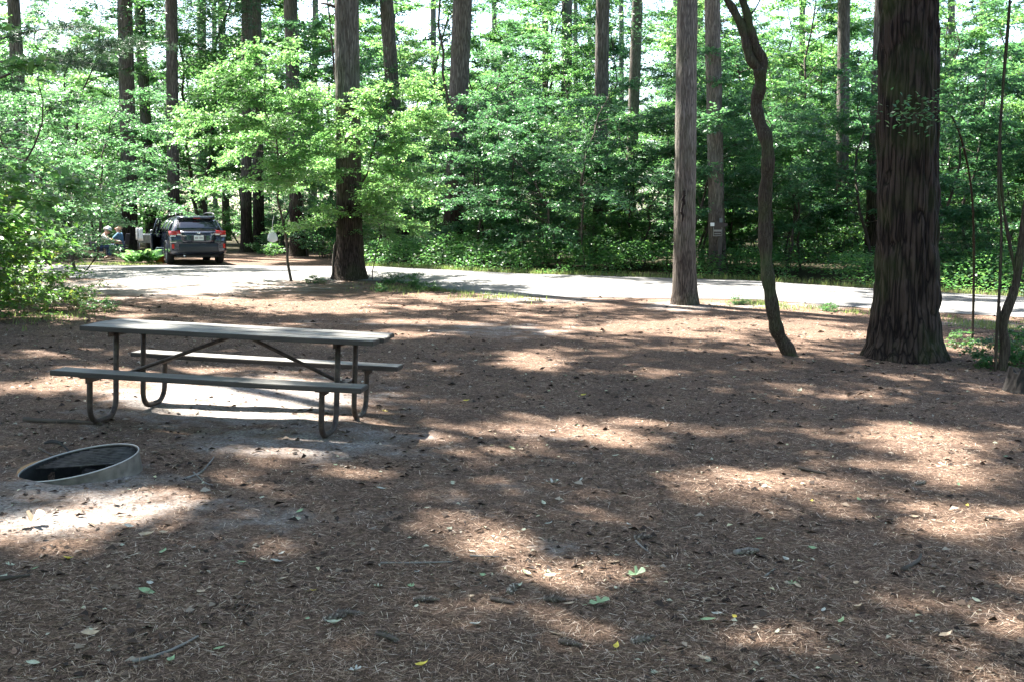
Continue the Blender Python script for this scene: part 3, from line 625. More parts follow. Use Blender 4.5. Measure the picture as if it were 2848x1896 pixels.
# named small trees, each at its own foot
def stand(kind, v, px, py, s, rz, name, label, cat='tree', sx=1.0, **k):
    b = gat(px, py); return plant(kind, v, b.x, b.y, s, rz, name, label, cat, None, sx, **k)
stand('sun', 0, 671, 648, 1.0, 0.6, 'sapling_tree', 'bright sunlit sapling on a slender stem left of the thick pine', tilt=(0, -0.10))
stand('sun', 1, 766, 645, 0.97, 0.0, 'sapling_tree', 'bright sunlit sapling hugging the foot of the thick pine', tilt=(0, 0.02))
stand('spray', 0, 856, 645, 0.55, 1.0, 'sapling_tree', 'small thin sapling leaning away from the thick pine at the road edge', tilt=(0, 0.25))
b = dat(1290, 560, 31.5); plant('blue', 0, b.x, b.y, 0.95, 0.4, 'understorey_tree', 'broad blue-green understorey tree drooping over the roadside brush', 'tree', None, 1.15)
b = dat(1480, 560, 32.5); plant('blue', 0, b.x, b.y, 0.9, 2.9, 'understorey_tree', 'second blue-green understorey tree beside the brown pine', 'tree', None, 1.05)
b = dat(1800, 560, 30.0); plant('blue', 0, b.x, b.y, 0.85, 4.4, 'understorey_tree', 'blue-green understorey tree behind the crooked tree', 'tree', None, 1.1)
b = dat(2240, 560, 27.0); plant('small', 1, b.x, b.y, 1.0, 1.4, 'understorey_tree', 'shaded leafy tree across the road right of the massive pine', 'tree', None, 1.25)
b = dat(1100, 560, 35.0); plant('blue', 0, b.x, b.y, 1.0, 5.4, 'understorey_tree', 'leafy understorey tree right of the wide leaning pine', 'tree', None, 1.0)
b = dat(180, 560, 30.0); plant('blue', 0, b.x, b.y, 0.9, 1.1, 'understorey_tree', 'blue-green tree arching towards the stout dark pine', 'tree', None, 1.2)
b = dat(20, 560, 24.0); plant('blue', 0, b.x, b.y, 0.9, 3.1, 'understorey_tree', 'leafy tree rising out of the bramble thicket', 'tree', None, 1.1)
PR['pole', 0] = proto(dict(seed=221, height=6.5, spread=1.0, crown0=0.5, nbranch=14, ntwig=22, leaf=0.08, per=12, r0=0.035, droop=0.3), 'leaf_mid')
PR['pole', 1] = proto(dict(seed=222, height=5.5, spread=0.9, crown0=0.45, nbranch=12, ntwig=20, leaf=0.08, per=12, r0=0.028, droop=0.3, lean=(.5, 0)), 'leaf_blue')
scatter('pole', 2, None, (24, 46), 46, 0.7, 1.2, 'sapling_tree', 'thin pole sapling beyond the road', 'tree', 'thin pole saplings in the wood', 1.0, keep=lambda x, y: y > float(edge_y(RF, x)) + 1.0)
for i, (px, py, s_, lb) in enumerate([(905, 656, .45, 'small leafy plant on the mound right of the thick pine'), (948, 664, .5, 'knee-high weed on the grassy mound by the road'), (990, 670, .35, 'weed at the tip of the grassy mound'), (880, 672, .3, 'tiny plant on the clearing side of the mound'), (720, 652, .35, 'small plant between the bright saplings'), (600, 584, .9, 'yellow-green weed on the drive edge by the paired pines'), (630, 590, .8, 'weed below the hanging plastic bag'), (1700, 702, .3, 'small weed on the verge behind the straight grey pine'), (1905, 716, .3, 'small weed on the verge before the massive pine'), (2280, 842, .5, 'seedling at the foot of the forked sapling'), (2350, 838, .7, 'leafy seedling at the right fringe'), (2210, 800, .35, 'seedling behind the massive pine'), (235, 718, .4, 'seedling between thicket and drive')]):
    stand('low', i % 2, px, py, s_, i * 1.3, 'weed', lb, 'plant')
# bramble thicket at the left fringe of the clearing
th = [(-15, 735, 0.95, 0, 'yellowing bramble bush at the clearing fringe beside the table end'), (55, 728, 0.72, 1, 'low bramble clump leaning over the needle litter'), (120, 716, 0.62, 1, 'outermost bramble clump nearest the sandy drive'), (0, 690, 1.2, 0, 'tall bramble bush behind the low clump'), (-110, 720, 1.5, 0, 'dense tall bramble bush at the thicket core'), (-60, 672, 1.5, 0, 'tallest arching bramble bush near the road'), (45, 672, 0.9, 0, 'bramble bush spilling over the road edge'), (-160, 690, 1.9, 0, 'bramble bush deep in the thicket'), (175, 708, 0.4, 1, 'small bramble shoot at the thicket foot')]
for i, (px, py, s, v, lb) in enumerate(th): stand('bramble', v, px, py, s, i * 1.7, 'bramble_bush', lb, 'bush')
# overhanging branch leaves at the left fringe: a sapling with larger leaves
PR['large', 0] = proto(dict(seed=211, height=4.6, spread=1.5, crown0=0.3, nbranch=22, ntwig=18, leaf=0.15, per=9, r0=0.035, droop=0.4, twig=0.5), 'leaf_bright')
b = dat(-60, 700, 15.5); plant('large', 0, b.x, b.y, 1.0, 0.4, 'sapling_tree', 'sapling with large sunlit leaves over the bramble thicket', 'tree')
# sapling stems at the right fringe
rb = gat(2308, 850)
def stems_tree(base, lines, name, label, leafn, leafc, leafr, leafm='leaf_mid', seed=1, lsize=(.05, .09)):
    o = empty(name, base, 0, label, 'tree'); Y = base.y
    for pts, r0, r1 in lines:
        P = smooth_pts([dat(x, y, Y) - base for x, y in pts], 5); P[0].z -= 0.05
        MB().tube(P, knot(len(P), r0, r1, seed), 10).build('stem', M['bark_thin'], o, True)
    rg_ = np.random.default_rng(seed); P = np.array(leafc)[None] + rg_.normal(0, 1, (leafn, 3)) * np.array(leafr)[None]
    V, Q = leaf_quads(P, rg_.normal(0, 1, (leafn, 3)) * [1, 1, .4], np.array([[0, 0, 1.0]]) + rg_.normal(0, .4, (leafn, 3)), rg_.uniform(*lsize, leafn), rg_.uniform(*lsize, leafn) * .6)
    link('crown', np_mesh('crown', V, [Q]), o, M[leafm]); return o
stems_tree(rb, [([(2303, 852), (2312, 800), (2308, 740), (2335, 660), (2345, 590), (2352, 540), (2372, 380), (2390, 150)], 0.062, 0.035), ([(2312, 800), (2302, 745), (2300, 705)], 0.014, 0.01), ([(2338, 640), (2318, 540), (2305, 450), (2300, 330), (2310, 150), (2322, 0)], 0.022, 0.012)], 'sapling_tree', 'dark forked sapling at the clearing edge right of the massive pine', 1800, (0.7, 0, 5.3), (0.6, 0.6, 0.4), seed=3)
rb2 = gat(2289, 852)
stems_tree(rb2, [([(2289, 852), (2293, 760), (2300, 640), (2303, 520), (2296, 420), (2302, 260), (2318, 90), (2325, -60)], 0.020, 0.010)], 'sapling_tree', 'pencil-thin sapling standing against the forked sapling', 900, (0.6, 0, 5.2), (0.5, 0.5, 0.35), seed=4)
# leafy shoot hanging in front of the massive pine: branch of a sapling behind it
sb = dat(2235, 830, 15.2); sb.z = gz(sb.x, sb.y)
so = empty('sapling_tree', sb, 0, 'leafy low branch sapling reaching across the massive trunk', 'tree')
P = smooth_pts([dat(x, y, yy) - sb for x, y, yy in [(2235, 830, 15.2), (2240, 600, 15.0), (2232, 420, 14.2), (2190, 270, 12.9), (2120, 262, 12.6), (2060, 268, 12.5)]], 5); P[0].z -= .04
MB().tube(P, knot(len(P), 0.022, 0.005, 9), 8).build('stem', M['bark_thin'], so, True)
rg2 = np.random.default_rng(77); cs = np.array([np.array(p) for p in P[13:]])
n = 230; P0 = cs[rg2.integers(0, len(cs), n)] + rg2.normal(0, 1, (n, 3)) * np.array([.20, .2, .12])
V, Q = leaf_quads(P0, rg2.normal(0, 1, (n, 3)) * [1, 1, .35], np.array([[0, 0, 1.0]]) + rg2.normal(0, .4, (n, 3)), rg2.uniform(.05, .085, n), rg2.uniform(.03, .05, n))
link('crown', np_mesh('crown', V, [Q]), so, M['leaf_blue'])

# white-pine bough sweeping in at the upper left: a young pine at the fringe
yb = Vector((-12.2, 22.5, gz(-12.2, 22.5)))
yp = empty('young_pine', yb, 0, 'young white pine with soft sweeping bough over the thicket', 'tree')
MB().tube([Vector((0, 0, -.1)), Vector((.05, 0, 3)), Vector((0, .1, 7)), Vector((.1, 0, 11))], [0.13, 0.11, 0.08, 0.02], 12).build('trunk', M['bark_grey'], yp, True)
rg2 = np.random.default_rng(88); BP = []; BD = []
def bough(p0, p1, sag, k):
    p0 = Vector(p0); p1 = Vector(p1); pts = []
    for i in range(9):
        t = i / 8; p = p0.lerp(p1, t); p.z += sag * math.sin(math.pi * t) ; pts.append(p)
    MB().tube(pts, [0.03 * (1 - .85 * i / 8) for i in range(9)], 6).build('bough', M['stem'], yp, True)
    A = np.array(pts); t = rg2.uniform(0.25, 1, k) * 8; i0 = np.minimum(t.astype(int), 7); f = (t - i0)[:, None]
    c = A[i0] * (1 - f) + A[i0 + 1] * f
    d = np.array(p1 - p0); d /= np.linalg.norm(d); s_ = np.cross(d, [0, 0, 1])
    o_ = rg2.normal(0, 0.40, k)[:, None] * (1.1 - (t / 8)[:, None] * 0.6)
    BP.append(c + s_ * o_ + rg2.normal(0, .05, (k, 3)) + d * np.abs(o_) * .6 - np.array([[0, 0, .10]]) * np.abs(o_)); BD.append(np.repeat((d)[None], k, 0) + s_ * np.sign(o_) * .7)
L0 = lambda x, y, yy: dat(x, y, yy) - yb
bough(L0(-60, 205, 22.3), L0(330, 95, 20.5), 0.15, 420); bough(L0(-60, 150, 22.5), L0(250, 150, 20), 0.1, 260); bough(L0(-60, 110, 22.5), L0(200, 60, 21), 0.1, 220); bough((0, 0, 7.8), (1.8, 1.6, 8.2), .1, 200); bough((0, 0, 8.4), (-1.5, -1.5, 8.8), .1, 200); bough((0, 0, 9.4), (1.2, -1.2, 9.9), .1, 200); bough((0, 0, 10), (-1.0, 1.0, 10.6), .1, 160)
BP = np.concatenate(BP); BD = np.concatenate(BD); m = 22; j = np.repeat(np.arange(len(BP)), m); nn = len(j)
D_ = BD[j] * 0.9 + rg2.normal(0, .5, (nn, 3)); V, Q = leaf_quads(BP[j] + rg2.normal(0, .02, (nn, 3)), D_, np.array([[0, 0, 1.0]]) + rg2.normal(0, .5, (nn, 3)), rg2.uniform(.09, .14, nn), np.full(nn, .010), 0.0)
link('needles', np_mesh('needles', V, [Q]), yp, M['needle_green'])

# ------------------------------------------------------------------ masses nobody could count: far wood, ground cover, grass, litter
rg2 = np.random.default_rng(21)
def far_wood():
    n = 130000; y = rg2.uniform(84, 118, n); x = rg2.uniform(-1, 1, n) * (y * 0.60 + 4); g = fbm(x * 0.12, y * 0.08, 15)
    top = 7 + 18 * g; z = rg2.uniform(0, 1, n) ** 1.25 * top
    keep = fbm(x * 0.5, z * 0.6 + y, 66) > 0.25; x, y, z = x[keep], y[keep], z[keep]; n = len(x)
    P = np.stack([x, y, gz0(x, y) + z], 1); L_ = rg2.uniform(.2, .42, n)
    V, Q = leaf_quads(P, rg2.normal(0, 1, (n, 3)) * [1, 1, .5], np.array([[0, -.2, 1.0]]) + rg2.normal(0, .45, (n, 3)), L_, L_ * .6)
    return np_mesh('far_woodland', V, [Q])
tag(link('far_woodland', far_wood(), None, M['leaf_mid']), 'hazy mass of green foliage at the far back of the wood', 'woodland', kind='stuff')
def cover(name, n, place, size, hgt, seed):
    r = np.random.default_rng(seed); x, y, h = place(r, n); n = len(x)
    P = np.stack([x, y, gz0(x, y) + h], 1); az = r.uniform(0, 6.283, n)
    D = np.stack([np.cos(az), np.sin(az), r.normal(.1, .3, n)], 1); L_ = r.uniform(*size, n)
    V, Q = leaf_quads(P, D, np.array([[0, 0, 1.0]]) + r.normal(0, .45, (n, 3)), L_, L_ * r.uniform(.5, .75, n)); return np_mesh(name, V, [Q])
def place_far(r, n):
    x = r.uniform(-34, 30, n); d = r.gamma(1.5, 2.2, n); y = edge_y(RF, x) + 0.15 + d
    c = fbm(x * .8, y * .8, 52); hmax = np.clip(d * 0.7, 0.06, 0.75) * (0.35 + 1.3 * c); h = hmax * r.uniform(0.1, 1, n) ** .6
    ok = np.array([clear_of(a, b) for a, b in zip(x, y)]) & (c + r.uniform(-.15, .15, n) > 0.36); return x[ok], y[ok], h[ok]
tag(link('ground_cover', cover('ground_cover', 170000, place_far, (.05, .11), 0, 5), None, M['leaf_mid']), 'low leafy ground cover along the far side of the road', 'undergrowth', kind='stuff')
def blades(name, n, place, hgt, seed, mm):
    r = np.random.default_rng(seed); x, y = place(r, n); n = len(x); az = r.uniform(0, 6.283, n); h = r.uniform(.4, 1.2, n) * hgt
    P = np.stack([x, y, gtop(x, y) - .005], 1); s = np.stack([np.cos(az), np.sin(az), np.zeros(n)], 1) * (0.004 + 0.00025 * y)[:, None]
    tip = P + np.stack([np.cos(az + 1.4) * h * .5, np.sin(az + 1.4) * h * .5, h], 1)
    V = np.stack([P - s, P + s, tip], 1).reshape(-1, 3); return link(name, np_mesh(name, V, [np.arange(3 * n).reshape(n, 3)]), None, mm)
def place_grass(r, n):
    X = []; Y = []
    for (pts, wpx, k) in [([(1000, 668), (1160, 688), (1240, 690)], 9, .12), ([(1620, 700), (1760, 702), (1990, 722)], 9, .25), ([(2170, 738), (2355, 752)], 12, .2), ([(820, 655), (900, 662), (1000, 672), (1080, 680)], 14, .2), ([(150, 609), (370, 609)], 3, .13), ([(2200, 790), (2355, 830)], 30, .02), ([(60, 745), (240, 720)], 15, .06)]:
        m_ = int(n * k); i = r.uniform(0, len(pts) - 1.001, m_); a = i.astype(int); f = i - a; pts = np.array(pts, float)
        p = pts[a] * (1 - f[:, None]) + pts[a + 1] * f[:, None] + r.normal(0, 1, (m_, 2)) * [6, wpx * .45]
        q = np.array([tuple(gat(*c))[:2] for c in p[::12]]); q = np.repeat(q, 12, 0)[:m_]; q = q + r.normal(0, .14, q.shape); X.append(q[:, 0]); Y.append(q[:, 1])
    X, Y = np.concatenate(X), np.concatenate(Y); ok = fbm(X * 1.2, Y * 1.2, 91) + r.uniform(-.12, .12, len(X)) > .50; return X[ok], Y[ok]
M['grass'] = leafmat('grass', [(0, (0.07, 0.11, 0.03)), (1, (0.2, 0.22, 0.08))], [(0, (0.16, 0.28, 0.06)), (1, (0.34, 0.40, 0.13))])
tag(blades('grass', 9000, place_grass, 0.085, 6, M['grass']), 'sparse green grass tufts along the road verges', 'grass', kind='stuff')
def place_far2(r, n):
    x = r.uniform(-32, 28, n); y = edge_y(RF, x) + r.exponential(.35, n); ok = np.array([clear_of(a, b) for a, b in zip(x, y)]); return x[ok], y[ok]
tag(blades('verge_grass', 15000, place_far2, 0.16, 8, M['grass']), 'fringe of grass where the wood meets the road', 'grass', kind='stuff')

# needles and bark crumbs of the clearing floor
def spread_xy(r, n, y0=2.6, y1=21, pw=1.1):
    u = r.uniform(0, 1, n); y = (y0 ** (1 - pw) + u * (y1 ** (1 - pw) - y0 ** (1 - pw))) ** (1 / (1 - pw)); x = r.uniform(-1, 1, n) * (y * 0.52 + .6); return x, y
def in_ring(x, y): return np.hypot(x - RING_C.x, y - RING_C.y) < RING_R + 0.06
def needles(n, seed):
    r = np.random.default_rng(seed); x, y = spread_xy(r, n); s = sand_at(x, y)
    ok = (~in_ring(x, y)) & (r.uniform(0, 1, n) > s * 0.9) & (y < edge_y(RN, x)); x, y = x[ok], y[ok]; n = len(x)
    az = r.uniform(0, 6.283, n); L_ = r.uniform(.03, .085, n); w = 0.0016 + 0.00022 * y
    P = np.stack([x, y, gtop(x, y) + r.uniform(.001, .009, n)], 1); d = np.stack([np.cos(az), np.sin(az), r.normal(0, .16, n)], 1) * (L_ / 2)[:, None]; s_ = np.stack([-np.sin(az), np.cos(az), r.normal(0, .3, n)], 1) * (w / 2)[:, None]
    V = np.stack([P - d - s_, P - d + s_, P + d], 1).reshape(-1, 3); return np_mesh('needle_litter', V, [np.arange(3 * n).reshape(n, 3)])
M['needle_dry'] = islandmat('needle_dry', [(0, (0.018, 0.012, 0.009)), (0.35, (0.07, 0.043, 0.028)), (0.65, (0.23, 0.145, 0.095)), (0.88, (0.40, 0.29, 0.21)), (1, (0.62, 0.52, 0.42))])
tag(link('needle_litter', needles(330000, 3), None, M['needle_dry']), 'dry brown pine needles strewn over the clearing floor', 'pine needles', kind='stuff')
def crumbs(n, seed, size, name, mm, lab, cat, y1=22, pw=1.2, lift=.35):
    r = np.random.default_rng(seed); x, y = spread_xy(r, n, 2.6, y1, pw); ok = (~in_ring(x, y)) & (y < edge_y(RN, x)) & (fbm(x * .9, y * .9, 19) > .36); x, y = x[ok], y[ok]; n = len(x)
    P = np.stack([x, y, gtop(x, y) + .006], 1); az = r.uniform(0, 6.283, n); D = np.stack([np.cos(az), np.sin(az), r.normal(.05, lift * .5, n)], 1)
    L_ = (size[0] + (size[1] - size[0]) * r.uniform(0, 1, n) ** 3) * np.clip(.6 + .045 * y, .7, 1.4); V, Q = leaf_quads(P, D, np.array([[0, 0, 1.0]]) + r.normal(0, lift, (n, 3)), L_, L_ * r.uniform(.25, .7, n), .25)
    return tag(link(name, np_mesh(name, V, [Q]), None, mm), lab, cat, kind='stuff')
M['crumb'] = islandmat('crumb', [(0, (0.018, 0.013, 0.011)), (0.6, (0.06, 0.042, 0.032)), (0.85, (0.16, 0.115, 0.085)), (1, (0.34, 0.29, 0.23))])
crumbs(17000, 12, (.008, .085), 'bark_litter', M['crumb'], 'dark crumbs of bark and leaf on the clearing floor', 'bark litter')
M['oldleaf'] = islandmat('oldleaf', [(0, (0.20, 0.15, 0.10)), (0.4, (0.34, 0.31, 0.24)), (0.7, (0.44, 0.46, 0.33)), (1, (0.55, 0.5, 0.28))], rough=.5, spec=.4)
crumbs(3600, 14, (.010, .05), 'leaf_litter', M['oldleaf'], 'small pale leaf scraps dotted over the clearing floor', 'leaf litter', pw=.9)

# ------------------------------------------------------------------ picnic table
def wood_material(name, dark, light, ax=0):
    m, t = mat(name); L = t.links.new; tc = nd(t, 'ShaderNodeTexCoord'); mp = nd(t, 'ShaderNodeMapping'); sc = [22, 22, 22]; sc[ax] = 0.9; mp.inputs['Scale'].default_value = sc; L(tc.outputs['Object'], mp.inputs[0])
    n = nd(t, 'ShaderNodeTexNoise'); n.inputs['Scale'].default_value = 3.2; n.inputs['Detail'].default_value = 8; n.inputs['Roughness'].default_value = .7; n.inputs['Distortion'].default_value = .5; L(mp.outputs[0], n.inputs['Vector'])
    n2 = nd(t, 'ShaderNodeTexNoise'); n2.inputs['Scale'].default_value = 2.3; n2.inputs['Detail'].default_value = 4; L(tc.outputs['Object'], n2.inputs['Vector'])
    mid = tuple((a + b) / 2 for a, b in zip(dark, light)); r = ramp(t, [(.25, dark), (.5, mid), (.75, light)]); L(n.outputs['Fac'], r.inputs[0])
    r2 = ramp(t, [(.35, (.7, .7, .7)), (.7, (1.1, 1.1, 1.1))]); L(n2.outputs['Fac'], r2.inputs[0])
    x = nd(t, 'ShaderNodeMix', data_type='RGBA', blend_type='MULTIPLY'); x.inputs[0].default_value = 1; L(r.outputs[0], x.inputs[6]); L(r2.outputs[0], x.inputs[7])
    p = nd(t, 'ShaderNodeBsdfPrincipled'); p.inputs['Roughness'].default_value = .62; p.inputs['Specular IOR Level'].default_value = .45; L(x.outputs[2], p.inputs['Base Color'])
    b = nd(t, 'ShaderNodeBump'); b.inputs['Strength'].default_value = .5; b.inputs['Distance'].default_value = .004; L(n.outputs['Fac'], b.inputs['Height']); L(b.outputs[0], p.inputs['Normal']); out(t, p); return m
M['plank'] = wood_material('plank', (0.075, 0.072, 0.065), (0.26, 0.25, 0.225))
M['plank_shade'] = wood_material('plank_shade', (0.018, 0.014, 0.012), (0.06, 0.05, 0.042))  # dark copy of the plank wood: backlit shade put into the colour
M['pipe'] = simple('pipe', (0.05, 0.037, 0.03), .6, metal=.35, noise=.5, nscale=30, bump=.2)
tyaw, sx_, sy_ = -0.103, -0.041, -0.014
ex = Vector((math.cos(tyaw), math.sin(tyaw), sx_)).normalized(); ey = Vector((-math.sin(tyaw), math.cos(tyaw), sy_)); ey = (ey - ex * ey.dot(ex)).normalized(); ez = ex.cross(ey)
table = empty('picnic_table', (0, 0, 0), 0, 'weathered wooden picnic table with bent steel pipe legs and attached benches', 'picnic table')
table.matrix_world = Matrix(((ex.x, ey.x, ez.x, -2.283), (ex.y, ey.y, ez.y, 8.594), (ex.z, ey.z, ez.z, 0.0), (0, 0, 0, 1)))
rgt = random.Random(4)
def plank(name, a0, a1, b, wdt, h, th, parent):
    bm = bmesh.new(); bmesh.ops.create_cube(bm, size=1); bmesh.ops.scale(bm, vec=(a1 - a0, wdt, th), verts=bm.verts)
    bmesh.ops.subdivide_edges(bm, edges=[e for e in bm.edges if abs((e.verts[0].co - e.verts[1].co).x) > 1], cuts=14)
    bmesh.ops.bevel(bm, geom=bm.edges[:], offset=.005, segments=2, affect='EDGES')
    sag = rgt.uniform(.002, .006); tw_ = rgt.uniform(-.01, .01)
    for v in bm.verts:
        v.co.z += -sag * (1 - (v.co.x / 1.2) ** 2) + tw_ * v.co.y * v.co.x; v.co.y += .0025 * math.sin(v.co.x * 5 + b * 9)
    me = bpy.data.meshes.new(name); bm.to_mesh(me); bm.free(); me.materials.append(M['plank']); me.materials.append(M['plank_shade'])
    for p_ in me.polygons: p_.material_index = 0 if p_.normal.z > .8 else 1  # upward faces stay pale, all others get the painted shade
    o = link(name, me, parent); o.location = ((a0 + a1) / 2, b, h - th / 2); return o
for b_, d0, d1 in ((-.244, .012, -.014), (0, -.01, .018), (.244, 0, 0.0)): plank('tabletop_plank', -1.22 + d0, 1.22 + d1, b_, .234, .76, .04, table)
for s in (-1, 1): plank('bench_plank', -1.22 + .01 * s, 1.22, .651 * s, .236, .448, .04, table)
def arc(c, r, a0, a1, n, fx):
    return [fx(c[0] + r * math.cos(a0 + (a1 - a0) * i / n), c[1] + r * math.sin(a0 + (a1 - a0) * i / n)) for i in range(n + 1)]
for a_ in (-.955, .905):
    for s in (-1, 1):
        fx = lambda q, z_, a_=a_, s=s: Vector((a_ + s * .02, s * q, z_))
        q0, q1, rad = .205, .635, .135
        pts = [fx(q0, .715), fx(q0, .45), fx(q0, .022 + rad)] + arc((q0 + rad, .022 + rad), rad, math.pi, 1.5 * math.pi, 7, fx)[1:] + arc((q1 - rad, .022 + rad), rad, -.5 * math.pi, 0, 7, fx) + [fx(q1, .30), fx(q1, .405)]
        MB().tube(pts, .0225, 12).build('pipe_leg', M['pipe'], table, True)
        MB().box((a_ + s * .02, s * .635, .3975), (.05, .21, .008)).box((a_ + s * .02 + .022, s * .635, .375), (.006, .21, .036)).build('bench_bracket', M['pipe'], table)
    MB().box((a_, 0, .7165), (.055, .66, .006)).box((a_ - .026, 0, .694), (.006, .66, .038)).build('top_bracket', M['pipe'], table)
    MB().box((a_, 0, .345), (.012, .43, .042)).build('cross_bar', M['pipe'], table)
    sg = 1 if a_ > 0 else -1
    MB().tube([Vector((a_ - sg * .01, 0, .352)), Vector((sg * .09, 0, .69)), Vector((sg * .035, 0, .712))], .0165, 8).build('diagonal_brace', M['pipe'], table, True)
MB().box((0, 0, .7155), (.16, .10, .006)).build('brace_plate', M['pipe'], table)
# twig and leaf lying on the table

# ------------------------------------------------------------------ fire ring
M['ring'] = simple('ring', (0.20, 0.185, 0.165), .55, metal=.55, noise=.35, nscale=14, bump=.15)
M['grate'] = simple('grate', (0.05, 0.046, 0.044), .6, metal=.4, noise=.7, nscale=18)
M['soot'] = simple('soot', (0.016, 0.014, 0.013), .85, noise=.5, nscale=30, bump=.3)
M['ash'] = simple('ash', (0.02, 0.018, 0.017), .95, noise=.7, nscale=25, bump=.6)
ring = empty('fire_ring', (RING_C.x, RING_C.y, gz(RING_C.x, RING_C.y) + .050), 0, 'sunken steel campfire ring with sooty hinged grate in front of the table', 'fire ring')
ring.rotation_euler = (math.radians(4.5), math.radians(-8.0), 0)
R_ = RING_R
MB().lathe([(R_, -.26), (R_, -.006), (R_ + .002, 0)], 72).build('ring_wall', M['ring'], ring, True)
MB().lathe([(R_ - .006, -.004), (R_ - .006, -.27)], 72).build('ring_lining', M['soot'], ring, True)
MB().tube([(math.cos(a * math.pi / 48) * R_, math.sin(a * math.pi / 48) * R_, 0.002) for a in range(97)], .0045, 8, False).build('rolled_rim', simple('rimsteel', (.42, .41, .40), .45, metal=.5), ring, True)
grate = empty('grate', (0, 0, 0)); grate.parent = ring
g0 = math.radians(-14)
def clip(qx, edge=.0):  # bars run along g0, from chord to chord
    return math.sqrt(max(0, (R_ - .02) ** 2 - qx * qx))
for i in range(13):
    q = .015 + i * .034; h = clip(q)
    if h < .05: continue
    c, s = math.cos(g0), math.sin(g0); dz = -.028 + .0015 * i
    p = lambda t_: Vector((c * t_ - s * q, s * t_ + c * q, dz))
    o_ = MB().tube([p(-h), p(0), p(h)], .008, 6).build('grate_bar', M['grate'], ring, True)
for t_ in (-.2, .0, .2):
    c, s = math.cos(g0), math.sin(g0); hi = min(.37, clip(t_)); p = lambda q: Vector((c * t_ - s * q, s * t_ + c * q, -.040 + .05 * q))
    MB().tube([p(.0), p(hi)], .008, 6).build('grate_crossbar', M['soot'], ring, True)
bpy.data.objects.remove(grate)
hp = [Vector((-.20, .34, -.02)), Vector((-.28, .42, .03)), Vector((-.36, .47, .05)), Vector((-.44, .50, .045)), Vector((-.40, .53, .05)), Vector((-.30, .46, .04))]
MB().tube(smooth_pts(hp, 5), .008, 6).build('grate_handle', M['soot'], ring, True)
# charred logs and ash bed inside
ab = MB(); n = 40
vv = []; ff = []
for k in range(6):
    for i in range(n):
        a = 2 * math.pi * i / n; r = (R_ - .02) * k / 5; vv.append((RING_C.x + r * math.cos(a), RING_C.y + r * math.sin(a), gz(RING_C.x, RING_C.y) - .13 - .05 * (1 - (k / 5) ** 2) * 0 + .02 * math.sin(a * 5 + k) * (k / 5)))
for k in range(5):
    for i in range(n): ff.append((k * n + i, k * n + (i + 1) % n, (k + 1) * n + (i + 1) % n, (k + 1) * n + i))
ab.add(vv, ff); tag(ab.build('ash_bed', M['ash'], None, True), 'grey ash bed inside the fire ring', 'ash', kind='stuff')
for i, (dx, dy, rz, L_) in enumerate([(-.05, -.05, .3, .42), (.08, .04, -.9, .36)]):
    c = Vector((RING_C.x + dx, RING_C.y + dy, gz(RING_C.x, RING_C.y) - .085 + .03 * i)); d = Vector((math.cos(rz), math.sin(rz), .06))
    o_ = empty('charred_log', c, 0, ['longer charred log lying on the ash in the fire ring', 'shorter charred log crossing the longer one in the fire ring'][i], 'log')
    MB().tube([-d * L_ / 2, -d * L_ * .2, d * L_ * .2, d * L_ / 2], [.034, .042, .04, .03], 9).build('log', M['soot'], o_)

# ------------------------------------------------------------------ campsite marker post
pb = gat(2000 / KD, 770 / KD); pY = pb.y; ppm = F / pY   # source pixels per metre
post = empty('marker_post', pb, 0, 'brown wooden campsite marker post with framed number board before a slim pine', 'post')
M['brown'] = wood_material('brown', (0.03, 0.024, 0.02), (0.075, 0.062, 0.052), 2)
M['dkbrown'] = simple('dkbrown', (0.045, 0.034, 0.028), .7, noise=.3)
M['pale'] = simple('pale', (0.22, 0.21, 0.19), .7); M['white'] = simple('white', (0.78, 0.78, 0.76), .6)
s7 = lambda x, y: Vector(((x - 640) * 200 / 1307 / ppm, 0, (1350 - y) * 240 / 1568 / ppm))
ph = s7(0, 380).z
bm = bmesh.new(); bmesh.ops.create_cube(bm, size=1); bmesh.ops.scale(bm, vec=(.10, .10, ph + .2), verts=bm.verts); bmesh.ops.bevel(bm, geom=bm.edges[:], offset=.008, segments=2, affect='EDGES')
me = bpy.data.meshes.new('upright'); bm.to_mesh(me); bm.free(); o_ = link('upright', me, post, M['brown']); o_.location = (0, 0, ph / 2 - .1)
b0, b1 = s7(505, 620), s7(665, 385); bw, bh = b1.x - b0.x, b1.z - b0.z; bc = (b0 + b1) / 2
bo = MB().box((bc.x, -.066, bc.z), (bw + .03, .025, bh + .03), bev=.005).build('number_board', M['dkbrown'], post)
for (zz, hh, ww, xx) in [(b0.z + .012, .014, bw, bc.x), (s7(0, 520).z, .05, bw * .86, bc.x), (s7(0, 575).z, .02, bw * .7, bc.x)]: MB().box((xx, -.081, zz), (ww, .004, hh)).build('pale_band', M['pale'], bo)
for xx in (b0.x + .006, b1.x - .006): MB().box((xx, -.0805, (b0.z + s7(0, 460).z) / 2), (.012, .003, s7(0, 460).z - b0.z)).build('frame_strip', M['pale'], bo)
w0, w1 = s7(450, 440), s7(520, 378); MB().box(((w0.x + w1.x) / 2, -.09, (w0.z + w1.z) / 2), (w1.x - w0.x, .035, w1.z - w0.z), bev=.006).build('white_tag', M['white'], post)
t0, t1 = s7(620, 385), s7(676, 295); MB().box(((t0.x + t1.x) / 2, -.03, (t0.z + t1.z) / 2), (t1.x - t0.x, .02, t1.z - t0.z)).build('top_tab', simple('greytab', (.12, .13, .13), .5), post)
c0, c1 = s7(520, 450), s7(758, 385); MB().box(((c0.x + c1.x) / 2, -.089, (c0.z + c1.z) / 2), (c1.x - c0.x, .008, c1.z - c0.z)).build('cap_board', M['dkbrown'], post)

